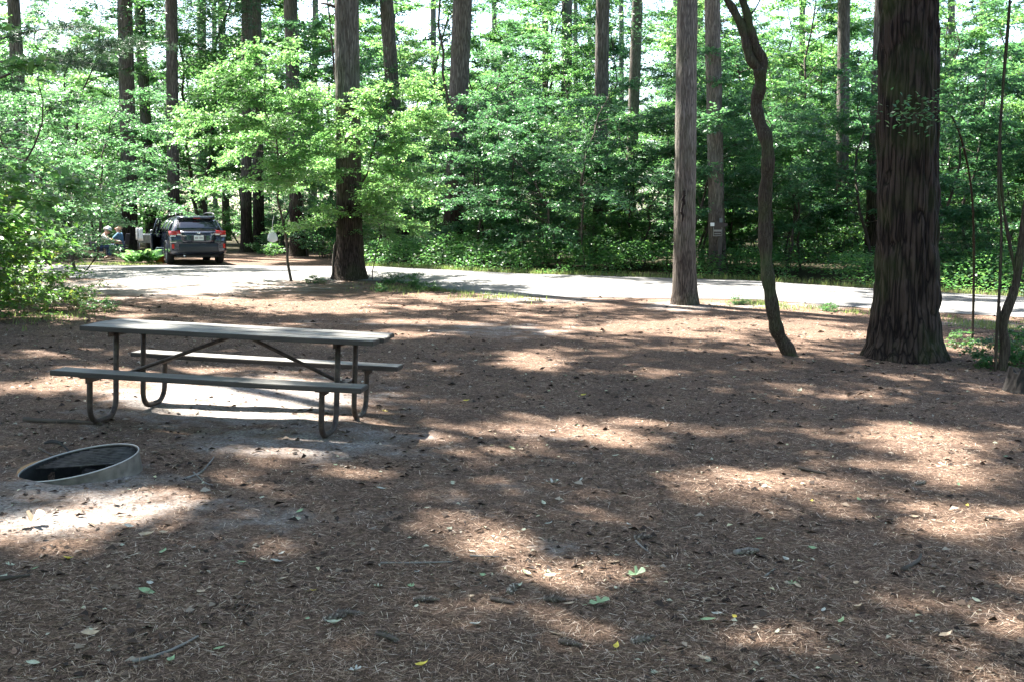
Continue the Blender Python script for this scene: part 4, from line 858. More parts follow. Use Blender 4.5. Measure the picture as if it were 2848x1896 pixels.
# ------------------------------------------------------------------ parked car (estate seen from behind, driver's door open)
car_c = dat(450, 560, 36.2); HD = math.radians(25)     # heading turned left of straight ahead
car_y = 36.2
car = empty('parked_car', (car_c.x - math.sin(HD) * 0.6, car_y, gz(car_c.x, car_y)), HD, 'dark blue-grey estate car parked with its side door open, seen from behind', 'car')
M['paint'] = simple('paint', (0.017, 0.024, 0.043), .25, metal=.35, spec=.6, coat=.8)
M['clad'] = simple('clad', (0.012, 0.016, 0.024), .5); M['tyre'] = simple('tyre', (0.012, 0.012, 0.012), .85, bump=.2, nscale=60)
M['rim'] = simple('rim', (.42, .43, .45), .35, metal=.8); M['glass'] = simple('glass', (.012, .016, .02), .06, spec=.9)
M['red'] = simple('redlens', (.42, .012, .012), .2, spec=.7, coat=.6); M['clear'] = simple('clearlens', (.6, .6, .58), .2, coat=.6); M['chrome'] = simple('chrome', (.6, .62, .64), .2, metal=1)
M['plate'] = simple('plate', (.62, .66, .66), .5); M['black'] = simple('black', (.01, .01, .011), .7)
ST = [(-2.40, .46, .70, .76, .74, .74, .70), (-2.37, .36, .78, .86, .84, .84, .76), (-2.32, .32, .94, 1.05, .89, .87, .77), (-2.24, .30, 1.01, 1.13, .905, .885, .76), (-1.97, .28, 1.02, 1.42, .91, .88, .66), (-1.80, .28, 1.03, 1.54, .91, .88, .63), (-1.2, .28, 1.02, 1.60, .91, .885, .625), (-.3, .28, 1.0, 1.62, .91, .885, .63), (.3, .28, .99, 1.56, .91, .885, .63), (.75, .28, .98, 1.28, .91, .885, .68), (1.10, .28, .97, 1.06, .91, .88, .76), (1.7, .3, .92, 1.0, .90, .86, .74), (2.15, .32, .82, .90, .86, .80, .68), (2.36, .40, .66, .74, .72, .68, .58)]
def prof(y, zb, zbelt, zt, wl, wb, wr):
    return [(0, zb), (wl * .8, zb), (wl * .97, zb + .05), (wl, zb + .2 * (zbelt - zb)), (wl * 1.0, zb + .6 * (zbelt - zb)), (wb, zbelt), (wb * .985, zbelt + .03 * (zt - zbelt)), (wr + .3 * (wb - wr), zbelt + .75 * (zt - zbelt)), (wr, zt - .16 * (zt - zbelt)), (wr * .8, zt - .03 * (zt - zbelt)), (0, zt)]
vv = []; ff = []; K = 11
for s_ in ST:
    h_ = prof(*s_); full = h_ + [(-x, z_) for x, z_ in h_[-2:0:-1]]
    vv += [(x, s_[0], z_) for x, z_ in full]
n = 20
for i in range(len(ST) - 1):
    for k in range(n): ff.append((i * n + k, (i + 1) * n + k, (i + 1) * n + (k + 1) % n, i * n + (k + 1) % n))
ff.append(tuple(range(n))); ff.append(tuple(range((len(ST) - 1) * n, len(ST) * n))[::-1])
cb = MB(); cb.add(vv, ff); body = cb.build('body', M['paint'], car, True)
ss = body.modifiers.new('s', 'SUBSURF'); ss.levels = 2; ss.render_levels = 2
def patch(name, pts, m, parent, thick=.012, smooth=True):
    """a thin panel through rows of points (grid), given a little thickness"""
    r, c = len(pts), len(pts[0]); V = [Vector(p) for row in pts for p in row]; Fq = [(i * c + j, i * c + j + 1, (i + 1) * c + j + 1, (i + 1) * c + j) for i in range(r - 1) for j in range(c - 1)]
    b_ = MB(); b_.add(V, Fq); o = b_.build(name, m, parent, smooth); so_ = o.modifiers.new('t', 'SOLIDIFY'); so_.thickness = thick; so_.offset = 0; return o
# rear hatch glass, curved
rows = []
for (z_, y_, w_) in [(1.11, -2.285, .72), (1.2, -2.21, .70), (1.3, -2.12, .665), (1.4, -2.02, .625), (1.47, -1.945, .585)]:
    rows.append([(w_ * t_, y_ - .035 * (1 - t_ * t_) + .01, z_) for t_ in (-1, -.75, -.5, -.25, 0, .25, .5, .75, 1)])
glass_rear = patch('rear_window', rows, M['glass'], car)
rows = [[(w_ * t_, y_ - .04 * (1 - t_ * t_), z_) for t_ in (-1, -.6, -.2, .2, .6, 1)] for (z_, y_, w_) in [(1.485, -1.96, .60), (1.51, -2.03, .60), (1.545, -1.98, .60), (1.58, -1.75, .60)]]
spo = patch('roof_spoiler', rows, M['paint'], car, .02); MB().box((0, -2.085, 1.50), (.22, .012, .018)).build('brake_light', M['red'], spo)
rows = [[(.80 * t_, -2.405 - .02 * (1 - t_ * t_) + .06 * abs(t_) ** 3, z_) for t_ in (-1, -.7, -.35, 0, .35, .7, 1)] for z_ in (.70, .80)]
# tailgate panel with plate recess
rows = [[(w_ * t_, y_ - .03 * (1 - t_ * t_), z_) for t_ in (-1, -.6, -.2, .2, .6, 1)] for (z_, y_, w_) in [(.70, -2.385, .52), (.80, -2.375, .55), (.92, -2.36, .56), (1.0, -2.345, .66), (1.085, -2.30, .70)]]
tg = patch('tailgate', rows, M['paint'], car, .02)
MB().box((0, -2.418, .855), (.46, .014, .19), bev=.004).build('plate_recess', M['clad'], tg)
pl = MB().box((0, -2.428, .865), (.305, .01, .155), bev=.003).build('number_plate', M['plate'], tg)
for k, xx in enumerate((-.105, -.07, -.035, .035, .07, .105)): MB().box((xx, -2.4345, .865), (.020, .003, .062)).build('plate_mark', simple('mark%d' % k, (.22, .17, .2), .6), pl)
MB().lathe([(0, .006), (.05, .006), (.062, 0)], 20, (0, -2.385, 1.028), Matrix.Rotation(math.pi / 2, 3, 'X') @ Matrix.Diagonal((1, .55, 1))).build('oval_emblem', M['chrome'], tg, True)
for xx in (-.46, .46): MB().box((xx, -2.39, .935 if xx < 0 else .985), (.17, .006, .022)).build('badge', M['chrome'], tg)
for s in (-1, 1):
    # tail lights wrap round the corner
    rows = [[(s * .895, -2.16, z_), (s * .880, -2.25, z_), (s * .80, -2.335, z_), (s * .70, -2.362, z_), (s * .56, -2.375, z_ + .02)] for z_ in (.955, 1.02, 1.09)]
    tl = patch('tail_light', rows, M['red'], car, .03)
    MB().box((s * .60, -2.382, .975), (.14, .02, .045), bev=.006).build('reversing_lens', M['clear'], tl); MB().box((s * .79, -2.355, .93), (.17, .05, .045), bev=.008, R=Matrix.Rotation(s * -.35 * -1, 3, 'Z')).build('indicator_lens', M['clear'], tl)
    MB().box((s * .80, -2.385, .60), (.075, .05, .15), bev=.01, R=Matrix.Rotation(s * .35, 3, 'Z')).build('bumper_reflector', M['red'], car)
    MB().box((s * .79, -2.375, .74), (.19, .03, .05), bev=.01, R=Matrix.Rotation(s * .30, 3, 'Z')).build('bumper_highlight_block', M['chrome'] if s < 0 else M['clad'], car)  # left block is chrome to imitate a highlight on the bumper
    # roof rails, side windows, wheels
    rp = [Vector((s * .60, y_, z_)) for y_, z_ in [(-1.75, 1.57), (-1.66, 1.655), (-1.3, 1.668), (-.3, 1.685), (.35, 1.645), (.48, 1.56)]]; MB().tube(smooth_pts(rp, 4), .022, 8).build('roof_rail', M['clad'], car, True)
    for (y0, y1) in [(-1.95, -1.3), (-1.25, -.35), (-.28, .62)]:
        rows = []
        for z_, f_ in ((1.07, 0), (1.25, .5), (1.44, 1)):
            xx = .872 - .19 * f_ ** 1.1; k0 = y0 + (.22 * f_ if y0 < -1.9 else 0); k1 = y1 - (.28 * f_ if y1 > .5 else 0); rows.append([(s * (xx + .012), k0 + (k1 - k0) * t_, z_) for t_ in (0, .5, 1)])
        patch('side_window', rows, M['glass'], car)
    for y_ in (-1.38, 1.36):
        wh = empty('wheel', (s * .80, y_, .345)); wh.parent = car; wh.rotation_euler = (0, s * math.pi / 2, 0)
        me = MB().lathe([(.20, -.11), (.31, -.115), (.345, -.085), (.348, 0), (.345, .085), (.31, .115), (.20, .11)], 36).mesh('tyre', True); link('tyre', me, wh, M['tyre'])
        rm = MB().lathe([(.0, .085), (.06, .09), (.07, .07), (.19, .10), (.215, .105), (.215, -.10)], 30)
        rm.build('rim', M['rim'], wh, True)
    for y_ in (-1.38, 1.36): # dark wheel arch lip
        MB().tube([(s * .905, y_ + .41 * math.cos(a), .345 + .41 * math.sin(a)) for a in [math.pi * (i / 14) for i in range(15)]], .03, 6).build('wheel_arch', M['clad'], car, True)
    MB().box((s * .88, 0, .34), (.06, 2.0, .10), bev=.02).build('sill', M['clad'], car)
rows = [[(.86 * t_, -2.41 - .025 * (1 - t_ * t_) + .16 * abs(t_) ** 4, z_) for t_ in (-1, -.85, -.6, -.2, .2, .6, .85, 1)] for z_ in (.38, .46, .56, .68)]
patch('rear_bumper', rows, M['clad'], car, .04)
MB().box((0, -1.2, .27), (1.3, 2.0, .06)).build('underbody', M['black'], car)
MB().tube([(-.45, -2.2, .30), (-.45, -2.40, .29)], .035, 12).build('exhaust', M['chrome'], car, True)
# open front door on the near side, with mirror
door = empty('open_door', (-.90, .95, 0)); door.parent = car; door.rotation_euler = (0, 0, math.radians(-17))
rows = [[(-.01 - .02 * math.sin(math.pi * (z_ - .36) / .8), -.98 * t_, z_) for t_ in (0, .25, .5, .75, 1)] for z_ in (.36, .5, .65, .8, .92, 1.0)]
patch('door_skin', rows, M['paint'], door, .07)
rows = [[(.02 + .16 * f_, -.98 * (.3 * f_ * (1 - t_) + t_), 1.0 + .46 * f_) for t_ in (0, .33, .66, 1)] for f_ in (0, .5, 1)]
dw = patch('door_window', rows, M['glass'], door, .01)
MB().tube([(.02, -.02, 1.0), (.10, -.17, 1.24), (.18, -.31, 1.47), (.18, -.65, 1.49), (.18, -.97, 1.46), (.02, -.98, 1.0)], .022, 6).build('window_frame', M['paint'], dw, True)
MB().box((-.13, -.10, 1.05), (.2, .10, .13), bev=.03).build('door_mirror', M['paint'], door, True)
MB().box((-.055, -.82, .86), (.03, .18, .03), bev=.008).build('door_handle', M['paint'], door)

# ------------------------------------------------------------------ the neighbours' pitch: two people on camp chairs, camp table, towel on a pole, water jug, hanging bag, ferns
M['skin'] = simple('skin', (.50, .29, .21), .55); M['cream'] = simple('cream', (.66, .63, .52), .85, noise=.1); M['denim'] = simple('denim', (.05, .08, .16), .85); M['blue_top'] = simple('blue_top', (.09, .20, .32), .85, noise=.5, nscale=25)
M['blond'] = simple('blond', (.55, .38, .24), .6); M['hatw'] = simple('hat_white', (.72, .72, .74), .8); M['canvas'] = simple('canvas', (.03, .03, .05), .8); M['grey_hair'] = simple('grey_hair', (.35, .33, .31), .7)
def skin(name, V, Ed, Rr, m, parent, root=0, sub=2):
    me = bpy.data.meshes.new(name); me.from_pydata(V, Ed, []); o = link(name, me, parent, m)
    sk = o.modifiers.new('skin', 'SKIN'); o.modifiers.new('sub', 'SUBSURF').levels = sub; o.modifiers['sub'].render_levels = sub; sk.use_smooth_shade = True
    for i, v in enumerate(me.skin_vertices[0].data): v.radius = (Rr[i], Rr[i]); v.use_root = (i == root)
    return o
def person(loc, rz, label, lean, shirt, trousers, hair, hat=None, arm_fwd=.4):
    o = empty('person', loc, rz, label, 'person')        # faces +y, sits with hips at 0.47
    s, c = math.sin(lean), math.cos(lean)
    def T(y, z, x=0): return (x, y * c + z * s, .47 + z * c - y * s)   # torso frame: z along the spine
    pel, wai, che, nec = T(0, .02), T(0, .18), T(.01, .38), T(.02, .52)
    hb, ht = T(.05, .60), T(.06, .70)
    V = [pel, wai, che, nec, hb, ht]; Rr = [.14, .125, .145, .055, .085, .09]; Ed = [(0, 1), (1, 2), (2, 3), (3, 4), (4, 5)]
    SH = []; 
    for sx in (-1, 1):
        k = len(V); sh = T(.0, .44, sx * .17); el = Vector(sh) + Vector((sx * .05, .14 + arm_fwd * .2, -.22)); wr = el + Vector((-sx * .06, .22, .0 + .04 * sx)); hd = wr + Vector((-sx * .01, .08, -.01))
        V += [sh, tuple(el), tuple(wr), tuple(hd)]; Rr += [.058, .045, .03, .036]; Ed += [(2, k), (k, k + 1), (k + 1, k + 2), (k + 2, k + 3)]; SH.append((sh, tuple(el), tuple(wr), tuple(hd)))
        k = len(V); hp = (sx * .09, .03, .46); kn = (sx * .12, .44, .49); an = (sx * .12, .42, .09); to = (sx * .13, .57, .04)
        V += [hp, kn, an, to]; Rr += [.085, .062, .04, .035]; Ed += [(0, k), (k, k + 1), (k + 1, k + 2), (k + 2, k + 3)]
    skin('body', V, Ed, Rr, M['skin'], o)
    V = [pel, wai, che, T(.015, .47)]; Rr = [.155, .142, .163, .075]; Ed = [(0, 1), (1, 2), (2, 3)]
    for sh, el, wr, hd in SH:
        k = len(V); V += [sh, tuple(Vector(sh).lerp(Vector(el), .85))]; Rr += [.075, .062]; Ed += [(2, k), (k, k + 1)]
    skin('shirt', V, Ed, Rr, shirt, o)
    V = [pel]; Rr = [.157]; Ed = []
    for sx in (-1, 1):
        k = len(V); V += [(sx * .09, .03, .46), (sx * .12, .44, .49), (sx * .12, .42, .12)]; Rr += [.10, .076, .06]; Ed += [(0, k), (k, k + 1), (k + 1, k + 2)]
    skin('trousers', V, Ed, Rr, trousers, o)
    for sx in (-1, 1):   # five fingers on each hand, curled
        hd = Vector(SH[0 if sx < 0 else 1][3])
        for q in range(4): MB().tube([hd + Vector((-.03 + .02 * q, .02, 0)), hd + Vector((-.03 + .02 * q, .065 - .006 * abs(q - 1), -.008)), hd + Vector((-.03 + .02 * q, .08, -.035))], [.009, .008, .006], 6).build('finger', M['skin'], o, True)
        MB().tube([hd + Vector((-sx * .035, -.01, 0)), hd + Vector((-sx * .058, .02, -.01)), hd + Vector((-sx * .055, .05, -.02))], [.011, .009, .007], 6).build('thumb', M['skin'], o, True)
    # face and hair
    f = Vector(T(.15, .655)); MB().lathe([(0, .03), (.012, .012), (.016, -.012), (.0, -.02)], 8, f).build('nose', M['skin'], o, True)
    for sx in (-1, 1):
        MB().lathe([(0, .008), (.009, 0), (0, -.008)], 8, Vector(T(.135, .68, sx * .035))).build('eye', M['black'], o, True)
        MB().lathe([(0, .03), (.014, .01), (.014, -.015), (0, -.03)], 8, Vector(T(.05, .66, sx * .095))).build('ear', M['skin'], o, True)
    MB().box(Vector(T(.143, .615)), (.045, .01, .008)).build('mouth', M['red'], o)
    hV = [T(.03, .66), T(.0, .76), T(-.05, .70), T(-.06, .58 if hair is M['blond'] else .64)]; skin('hair', hV, [(0, 1), (1, 2), (2, 3)], [.06, .085, .095, .07], hair, o)
    if hat:
        R = Matrix.Rotation(-lean, 3, 'X'); MB().lathe([(.15, -.01), (.15, .0), (.105, .012), (.10, .075), (.06, .10), (0, .105)], 24, Vector(T(.05, .745)), R).build('hat', hat, o, True)
    return o
def chair(loc, rz, label):
    o = empty('camp_chair', loc, rz, label, 'chair')
    MB().box((0, .0, .40), (.52, .46, .02), bev=.008).build('seat', M['canvas'], o); MB().box((0, -.25, .68), (.52, .02, .5), bev=.008, R=Matrix.Rotation(.12, 3, 'X')).build('backrest', M['canvas'], o)
    for sx in (-1, 1):
        for sy in (-1, 1): MB().tube([(sx * .27, sy * .24, 0), (sx * .25, sy * .22, .62)], .012, 8).build('leg', M['pipe'], o, True)
        MB().box((sx * .27, 0, .62), (.06, .46, .02), bev=.008).build('armrest', M['canvas'], o)
    return o
def at_g(px, Y): p = dat(px, 560, Y); p.z = gz(p.x, p.y); return p
p1 = at_g(224, 38.0); chair(p1, math.radians(-75), 'dark canvas camp chair under the person in the cream shirt'); person(p1, math.radians(-75), 'person in cream shirt and pale hat leaning forward on a camp chair', .50, M['cream'], M['denim'], M['grey_hair'], M['hatw'], .6)
p2 = at_g(277, 38.6); chair(p2, math.radians(95), 'dark canvas camp chair under the fair-haired person'); person(p2, math.radians(95), 'fair-haired person in blue patterned top sitting upright on a camp chair', .05, M['blue_top'], M['denim'], M['blond'])
# camp table with white top and hanging grey cloth front
ct = at_g(338, 40.0); k = 1 / pxm(40.0)
camp = empty('camp_table', ct, math.radians(14), 'small folding camp table with white top and grey cloth front beside the car', 'table')
th_ = (1.64 - ct.z) - (540 - 512) * k
MB().box((0, 0, th_), (40 * k, .55, .045), bev=.01).build('table_top', M['white'], camp)
MB().box((.02, -.27, th_ - .17), (36 * k, .02, .29), bev=.004).build('cloth_front', simple('greycloth', (.26, .25, .2), .9, noise=.3, nscale=12), camp)
for sx in (-1, 1):
    for sy in (-1, 1): MB().tube([(sx * 18 * k, sy * .24, 0), (sx * 17 * k, sy * .22, th_)], .014, 8).build('leg', simple('alu', (.5, .5, .5), .4, metal=.7) if (sx, sy) == (-1, -1) else bpy.data.materials['alu'], camp, True)
# pole with towels
tp = at_g(318, 37.5)
pole = empty('towel_pole', tp, 0, 'thin dark pole with white towels hanging beside the camp table', 'pole'); hz = (1.64 - tp.z) - (528 - 512) / pxm(37.5)
MB().tube([(0, 0, -.05), (.01, 0, hz + .1)], .014, 8).build('pole', M['pipe'], pole, True); MB().tube([(-.05, 0, hz + .05), (.22, 0, hz + .05)], .008, 6).build('cross_arm', M['pipe'], pole, True)
for xx, ww, hh in ((-.03, .06, .42), (.10, .15, .45)):
    rows = [[(xx + ww * (t_ - .5) * (1 + .25 * q), .02 * math.sin(t_ * 9 + q * 3) - .015, hz + .045 - hh * q) for t_ in (0, .25, .5, .75, 1)] for q in (0, .25, .5, .75, 1)]; patch('towel', rows, M['white'], pole, .008)
# water jug
jb = at_g(366, 35.6); jug = empty('water_jug', jb, 0, 'white and orange drinks cooler on the ground by the open car door', 'cooler')
MB().lathe([(0, .0), (.13, 0), (.14, .02), (.14, .24)], 20).build('body', simple('orange', (.55, .14, .04), .5), jug, True); MB().lathe([(.145, .24), (.145, .42), (.12, .46), (0, .47)], 20).build('lid', simple('palecyan', (.6, .72, .74), .4), jug, True); MB().tube([(-.13, 0, .44), (-.1, 0, .52), (.1, 0, .52), (.13, 0, .44)], .01, 6).build('handle', M['white'], jug, True)
# plastic bag hanging from the drive-side trunks
bg_ = dat(626, 524, 30.5); bag = empty('plastic_bag', bg_, 0, 'pale plastic bag hanging from a twig near the car drive', 'bag')
bagm = leafmat('bagfilm', [(0, (.55, .57, .58)), (1, (.6, .62, .63))], [(0, (.5, .52, .54)), (1, (.5, .52, .54))], .3)
V = []; Fq = []
for i, (r, z_) in enumerate([(.02, 0), (.03, -.08), (.10, -.18), (.15, -.30), (.14, -.38), (.03, -.43)]):
    for q in range(14): a = q * 2 * math.pi / 14; V.append((r * math.cos(a) * (1 + .15 * math.sin(q * 2.7 + i)), r * .7 * math.sin(a), z_))
Fq = [(i * 14 + q, i * 14 + (q + 1) % 14, (i + 1) * 14 + (q + 1) % 14, (i + 1) * 14 + q) for i in range(5) for q in range(14)]
b_ = MB(); b_.add(V, Fq); b_.build('sack', bagm, bag, True); MB().tube([(0, 0, -.02), (.01, 0, .12), (.05, .05, .35)], .004, 5).build('string', M['white'], bag)
# ferns at the roadside by the camp table
def fern_mesh(seed):
    r = np.random.default_rng(seed); P = []; D = []; L_ = []
    for f in range(11):
        az = f * 2.4 + r.uniform(-.3, .3); ln = r.uniform(.55, .85)
        for t_ in np.linspace(.1, 1, 20):
            c = np.array([math.cos(az) * ln * t_ * .8, math.sin(az) * ln * t_ * .8, ln * (1.1 * t_ - .62 * t_ * t_)])
            for sg in (-1, 1):
                P.append(c); D.append([math.cos(az + sg * 1.25), math.sin(az + sg * 1.25), -.15]); L_.append(.19 * math.sin(math.pi * min(1, .15 + .82 * t_)) + .015)
    P, D, L_ = np.array(P), np.array(D), np.array(L_); V, Q = leaf_quads(P, D, np.tile([[0, 0, 1.0]], (len(P), 1)) + r.normal(0, .15, (len(P), 3)), L_, L_ * .3); return np_mesh('fronds', V, [Q])
fm = [fern_mesh(1), fern_mesh(2)]
for m_ in fm: m_.materials.append(M['leaf_bright'])
for i, (px, Y, s, lb) in enumerate([(312, 35.2, 1.1, 'sunlit fern in front of the towel pole'), (330, 35.6, 1.25, 'tall sunlit fern in front of the camp table'), (345, 35.2, .9, 'small fern beside the open car door'), (296, 35.6, .9, 'fern at the roadside in front of the fair-haired person')]):
    p = at_g(px, Y); o = empty('fern', p, i, lb, 'fern'); o.scale = (s, s, s); link('fronds', fm[i % 2], o)

# ------------------------------------------------------------------ things lying on the clearing floor
def lay(px, py): p = gat(px, py); p.z = float(gtop(p.x, p.y)); return p
def stick(pts, r0, label, m='stem', name='fallen_stick'):
    P = [lay(x, y) for x, y in pts]; b = P[0].copy(); o = empty(name, b, 0, label, 'stick')
    W_ = smooth_pts([p - b + Vector((0, 0, r0 * .8)) for p in P], 4); MB().tube(W_, [r0 * (1 - .55 * i / (len(W_) - 1)) * (1 + .12 * math.sin(i * 1.9)) for i in range(len(W_))], 7).build('stick', M[m], o, True); return o
M['greystick'] = simple('greystick', (.17, .155, .14), .85, noise=.4, nscale=30)
stick([(55, 968), (120, 972), (180, 975), (237, 979)], .022, 'long dark stick lying at the left front table leg')
stick([(305, 1525), (370, 1508), (420, 1487), (456, 1468)], .009, 'pale grey bent stick on the shaded foreground litter', 'greystick')
stick([(425, 1100), (462, 1085), (485, 1060), (492, 1050)], .008, 'curved twig between fire ring and table', 'greystick'); stick([(445, 1085), (470, 1108), (490, 1115)], .006, 'short twig branching off the curved one by the fire ring', 'greystick')
stick([(1835, 1080), (1880, 1088), (1900, 1092)], .014, 'dark broken stick among the sun pools'); stick([(2265, 1195), (2310, 1200)], .012, 'short dark stick in the broad sun pool')
stick([(1462, 1246), (1478, 1262), (1492, 1273)], .007, 'pale short twig beside a dark pine cone', 'greystick'); stick([(2075, 1318), (2108, 1300), (2118, 1280)], .013, 'dark curved root piece in the foreground litter')
stick([(875, 1295), (960, 1292), (1040, 1290)], .007, 'straight twig at the rim of a sun pool', 'greystick'); stick([(1080, 1278), (1148, 1279)], .006, 'thin straight twig in brown litter', 'greystick'); stick([(0, 1345), (70, 1335)], .012, 'dark stick at the shaded left foreground'); stick([(1690, 1278), (1720, 1270), (1745, 1272)], .016, 'grey knobbly root fragment on the litter', 'greystick')
stick([(1760, 1330), (1782, 1312)], .006, 'short pale twig on litter past the root fragment', 'greystick'); stick([(90, 1035), (118, 1050), (135, 1058)], .009, 'dark twig lying against the fire ring')
# pine cones: a scaly spindle
def cone_mesh(seed, L_=.12, R_c=.0145):
    r = random.Random(seed); b = MB(); b.tube([(t_ * L_, 0, 0) for t_ in (0, .25, .5, .75, 1)], [R_c * .5, R_c * .8, R_c * .8, R_c * .6, .003], 8)
    for i in range(16):
        t_ = i / 15; rad = R_c * (math.sin(math.pi * min(1, .22 + .74 * t_)) ** .6)
        for q in range(7):
            a = q * 2 * math.pi / 7 + i * .45; c = Vector((t_ * L_, math.cos(a) * rad * .75, math.sin(a) * rad * .75)); d = Vector((.55, math.cos(a) * .8, math.sin(a) * .8)).normalized(); s_ = Vector((0, -math.sin(a), math.cos(a)))
            w = rad * .48; tip = c + d * rad * .75; b.add([c - s_ * w * .6, c + s_ * w * .6, tip + s_ * w * .5, tip + d * .002, tip - s_ * w * .5], [(0, 1, 2, 3, 4)])
    return b.mesh('cone')
cm = [cone_mesh(1), cone_mesh(2, .10, .0155)]
M['cone'] = islandmat('cone', [(0, (.07, .055, .046)), (.6, (.17, .14, .12)), (1, (.40, .36, .32))]); 
for m_ in cm: m_.materials.append(M['cone'])
for i, (px, py, rz, lb) in enumerate([(1128, 1372, -.5, 'pale weathered pine cone at the rim of the small sun pool'), (1170, 1360, 1.2, 'pine cone resting under a pale leaf'), (865, 1462, -.6, 'grey pine cone alone on the dark litter'), (1285, 1480, -.4, 'dark pine cone next to a chip of wood'), (1452, 1480, .5, 'large grey pine cone beside the yellow leaf'), (1458, 1240, .1, 'black pine cone beside a pale twig'), (775, 1405, -.2, 'dark pine cone among twigs on shaded litter'), (1250, 1378, -.1, 'slim pine cone below the bright pool'), (950, 1375, .0, 'pale slim cone with ragged scales on litter'), (1700, 1276, .2, 'cone lying by the root fragment'), (2105, 1112, .6, 'small dark cone among sunny litter'), (745, 1425, .5, 'cone beside a pale green leaf on the shaded litter')]):
    p = lay(px, py); o = link('pine_cone', cm[i % 2]); tag(o, lb, 'pine cone', 'pine cones on the litter'); o.location = p + Vector((0, 0, .011)); o.rotation_euler = (i, 0, rz)
# fallen leaves: ovate and lobed blades
def blade(outline, curl, seed):
    r = random.Random(seed); V = [(0, 0, .0)] ; n = len(outline)
    for x, y in outline: V.append((x, y, curl * (y * y * 3 + (x - .5) ** 2) * .5 + r.uniform(-.02, .02)))
    V[0] = (.5, 0, -.01); F_ = [(0, i + 1, (i + 1) % n + 1) for i in range(n)]
    b = MB(); b.add(V, F_); b.tube([(0, 0, 0), (-.18, .02, .03)], [.012, .008], 4); return b.mesh('leaf', False)
ov = [(0, 0), (.1, .09), (.3, .22), (.5, .24), (.72, .15), (.9, .05), (1, 0), (.88, -.07), (.7, -.16), (.48, -.2), (.28, -.17), (.1, -.08)]
oak = [(0, 0), (.15, .06), (.2, .22), (.3, .24), (.36, .09), (.48, .1), (.55, .36), (.66, .36), (.68, .12), (.8, .12), (.86, .25), (.93, .2), (1, .03), (.95, -.12), (.86, -.24), (.8, -.1), (.68, -.12), (.66, -.34), (.56, -.35), (.48, -.1), (.36, -.09), (.3, -.24), (.2, -.2), (.15, -.06)]
LM = {('ov', i): blade(ov, .9 + .8 * i, i) for i in range(3)}; LM.update({('oak', i): blade(oak, .6 + .7 * i, 9 + i) for i in range(2)})
def leafcol(name, c): return simple(name, c, .5, spec=.4, noise=.25, nscale=4)
LC = {'pale': leafcol('leaf_pale', (.36, .37, .27)), 'green': leafcol('leaf_green', (.20, .29, .15)), 'yellow': leafcol('leaf_yellow', (.55, .43, .06)), 'tan': leafcol('leaf_tan', (.40, .30, .20)), 'brown': leafcol('leaf_brown', (.17, .10, .065)), 'grey': leafcol('leaf_grey', (.34, .34, .30))}
_lm = {}
def fallen(px, py, size, rz, shape, v, col, label, group=None, world=None):
    key = (shape, v, col)
    if key not in _lm: me = LM[shape, v].copy(); me.materials.append(LC[col]); _lm[key] = me
    p = world if world else lay(px, py); o = link('fallen_leaf', _lm[key]); tag(o, label, 'leaf', group); o.location = p + Vector((0, 0, .010)); o.scale = (size,) * 3; r = random.Random(int(px * 7 + py)); o.rotation_euler = (r.uniform(-.3, .3), r.uniform(-.25, .25), rz); return o
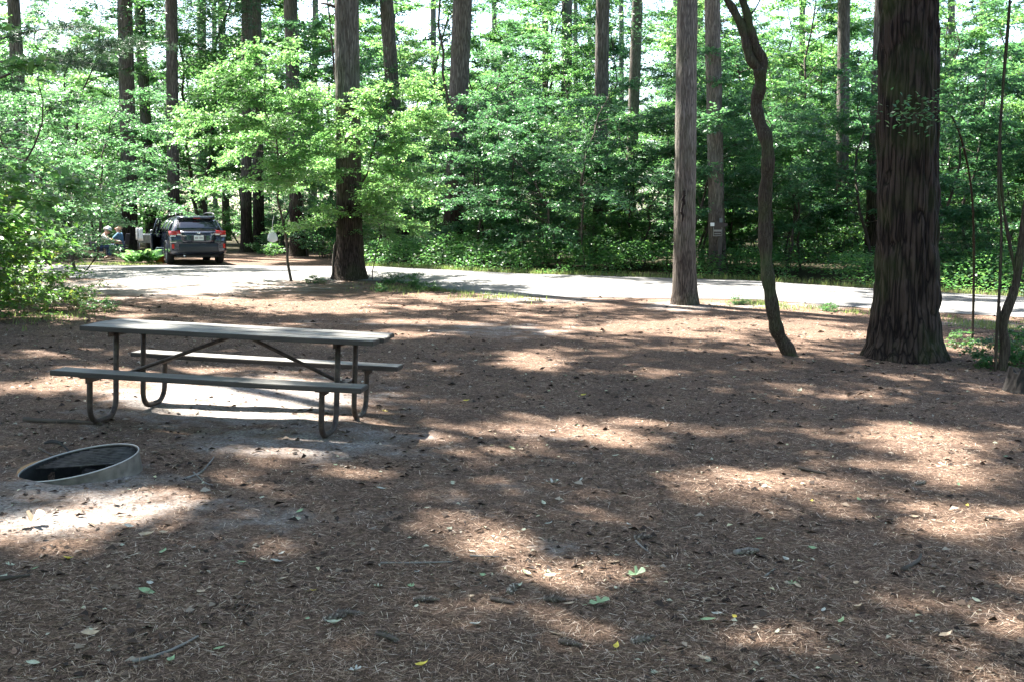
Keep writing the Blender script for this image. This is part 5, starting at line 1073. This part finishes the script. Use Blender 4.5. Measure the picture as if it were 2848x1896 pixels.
for a in [(1350, 1393, .11, .3, 'oak', 0, 'green', 'large lobed green oak leaf on the foreground litter'), (1440, 1328, .10, .2, 'oak', 1, 'green', 'lobed green oak leaf with long stalk at the sun pool edge'), (1415, 1502, .055, 1.3, 'ov', 1, 'yellow', 'bright yellow leaf beside the large grey cone'), (955, 1540, .055, .4, 'ov', 2, 'yellow', 'pale yellow leaf near a small dark hollow'), (185, 1465, .075, .5, 'ov', 1, 'tan', 'pinkish pale heart-shaped leaf on shaded litter'), (318, 1360, .085, -.1, 'ov', 0, 'green', 'flat grey-green leaf on shaded left litter'), (145, 1290, .05, .2, 'ov', 2, 'yellow', 'yellow-green curled leaf at the rim of the broad sun pool'), (385, 1530, .055, 1.4, 'ov', 1, 'green', 'green heart-shaped leaf by the pale grey bent stick'), (490, 1502, .05, .3, 'ov', 0, 'green', 'small grey-green leaf right of the pale grey bent stick'), (750, 1437, .07, .2, 'ov', 2, 'pale', 'pale silvery leaf under dark twigs'), (1252, 1114, .11, .4, 'oak', 1, 'grey', 'silvery curled oak leaf in the middle of the clearing'), (865, 1127, .07, .1, 'ov', 1, 'grey', 'silver leaf on sandy ground near the table'), (710, 1360, .04, .6, 'ov', 1, 'yellow', 'small orange-yellow leaf in the shade'), (60, 1527, .06, -.1, 'ov', 0, 'pale', 'pale leaf at the left foreground'), (1400, 1298, .09, .9, 'oak', 0, 'tan', 'dry tan curled oak leaf above the green one'), (2160, 1472, .07, .3, 'ov', 1, 'tan', 'golden tan leaf on right foreground litter'), (1610, 1434, .07, -.2, 'ov', 0, 'green', 'pale green-grey leaf in right-hand foreground'), (1962, 1406, .055, .5, 'ov', 2, 'tan', 'yellow-tan leaf on right litter'), (2222, 1168, .05, 1.0, 'ov', 1, 'yellow', 'yellow leaf lit in the broad sun pool'), (1866, 1157, .05, 1.2, 'ov', 1, 'yellow', 'lone yellow-green leaf below the long sun pool'), (320, 1240, .09, .2, 'ov', 2, 'tan', 'curled tan leaf on the lit sand by the fire ring'), (1175, 1352, .075, .8, 'ov', 2, 'pale', 'pale cupped leaf leaning on a pine cone'), (1260, 1455, .06, -.3, 'ov', 0, 'tan', 'pinkish chip-like leaf beside the dark cone'), (620, 1290, .07, .1, 'ov', 1, 'grey', 'silver leaf on brown litter left of the pool'), (1835, 904, .10, .9, 'ov', 2, 'pale', 'pale upright leaf in the far brown litter'), (640, 880, .05, .1, 'ov', 0, 'green', 'green leaf fallen under the table'), (40, 1216, .16, .9, 'oak', 1, 'tan', 'large crumpled pale leaf at the shadow edge near the fire ring')]:
    fallen(*a)
rgl = random.Random(99); cols = ['pale'] * 5 + ['grey'] * 3 + ['tan'] * 4 + ['green'] * 3 + ['brown'] * 4 + ['yellow']
nm = {'pale': 'small pale leaf fallen on the clearing floor', 'grey': 'small silver-grey leaf fallen on the clearing floor', 'tan': 'small tan leaf fallen on the clearing floor', 'green': 'small green leaf fallen on the clearing floor', 'brown': 'small dark brown leaf fallen on the clearing floor', 'yellow': 'small yellow leaf fallen on the clearing floor'}
k_ = 0
while k_ < 190:
    px, py = rgl.uniform(0, 2355), 1568 - 830 * rgl.random() ** 0.75
    p = lay(px, py)
    if p.y > float(edge_y(RN, p.x)) - .3 or in_ring(p.x, p.y): continue
    c = rgl.choice(cols); fallen(px, py, rgl.uniform(.03, .06) * (1 + .025 * p.y), rgl.uniform(0, 6.28), rgl.choice(['ov', 'ov', 'ov', 'oak']), rgl.randrange(2), c, nm[c], 'small fallen leaves on the clearing floor'); k_ += 1
# stump at the right edge
st_ = lay(2346, 900); so = empty('tree_stump', st_, 0, 'low dark rotten stump at the right edge of the clearing', 'stump')
rr_ = random.Random(5); V = []; n = 22
for i, (r, z_) in enumerate([(.19, -.06), (.15, .03), (.125, .14), (.12, .22), (.06, .20)]):
    for q in range(n): a = q * 2 * math.pi / n; k = 1 + .18 * math.sin(3 * a + 1) + rr_.uniform(-.06, .06); V.append((r * k * math.cos(a), r * k * math.sin(a), z_ + (rr_.uniform(-.03, .05) if i == 3 else 0)))
b_ = MB(); b_.add(V, [(i * n + q, i * n + (q + 1) % n, (i + 1) * n + (q + 1) % n, (i + 1) * n + q) for i in range(4) for q in range(n)] + [tuple(range(4 * n, 5 * n))]); b_.build('stump', simple('rotten', (.022, .018, .015), .95, noise=.5, nscale=20, bump=.5), so)
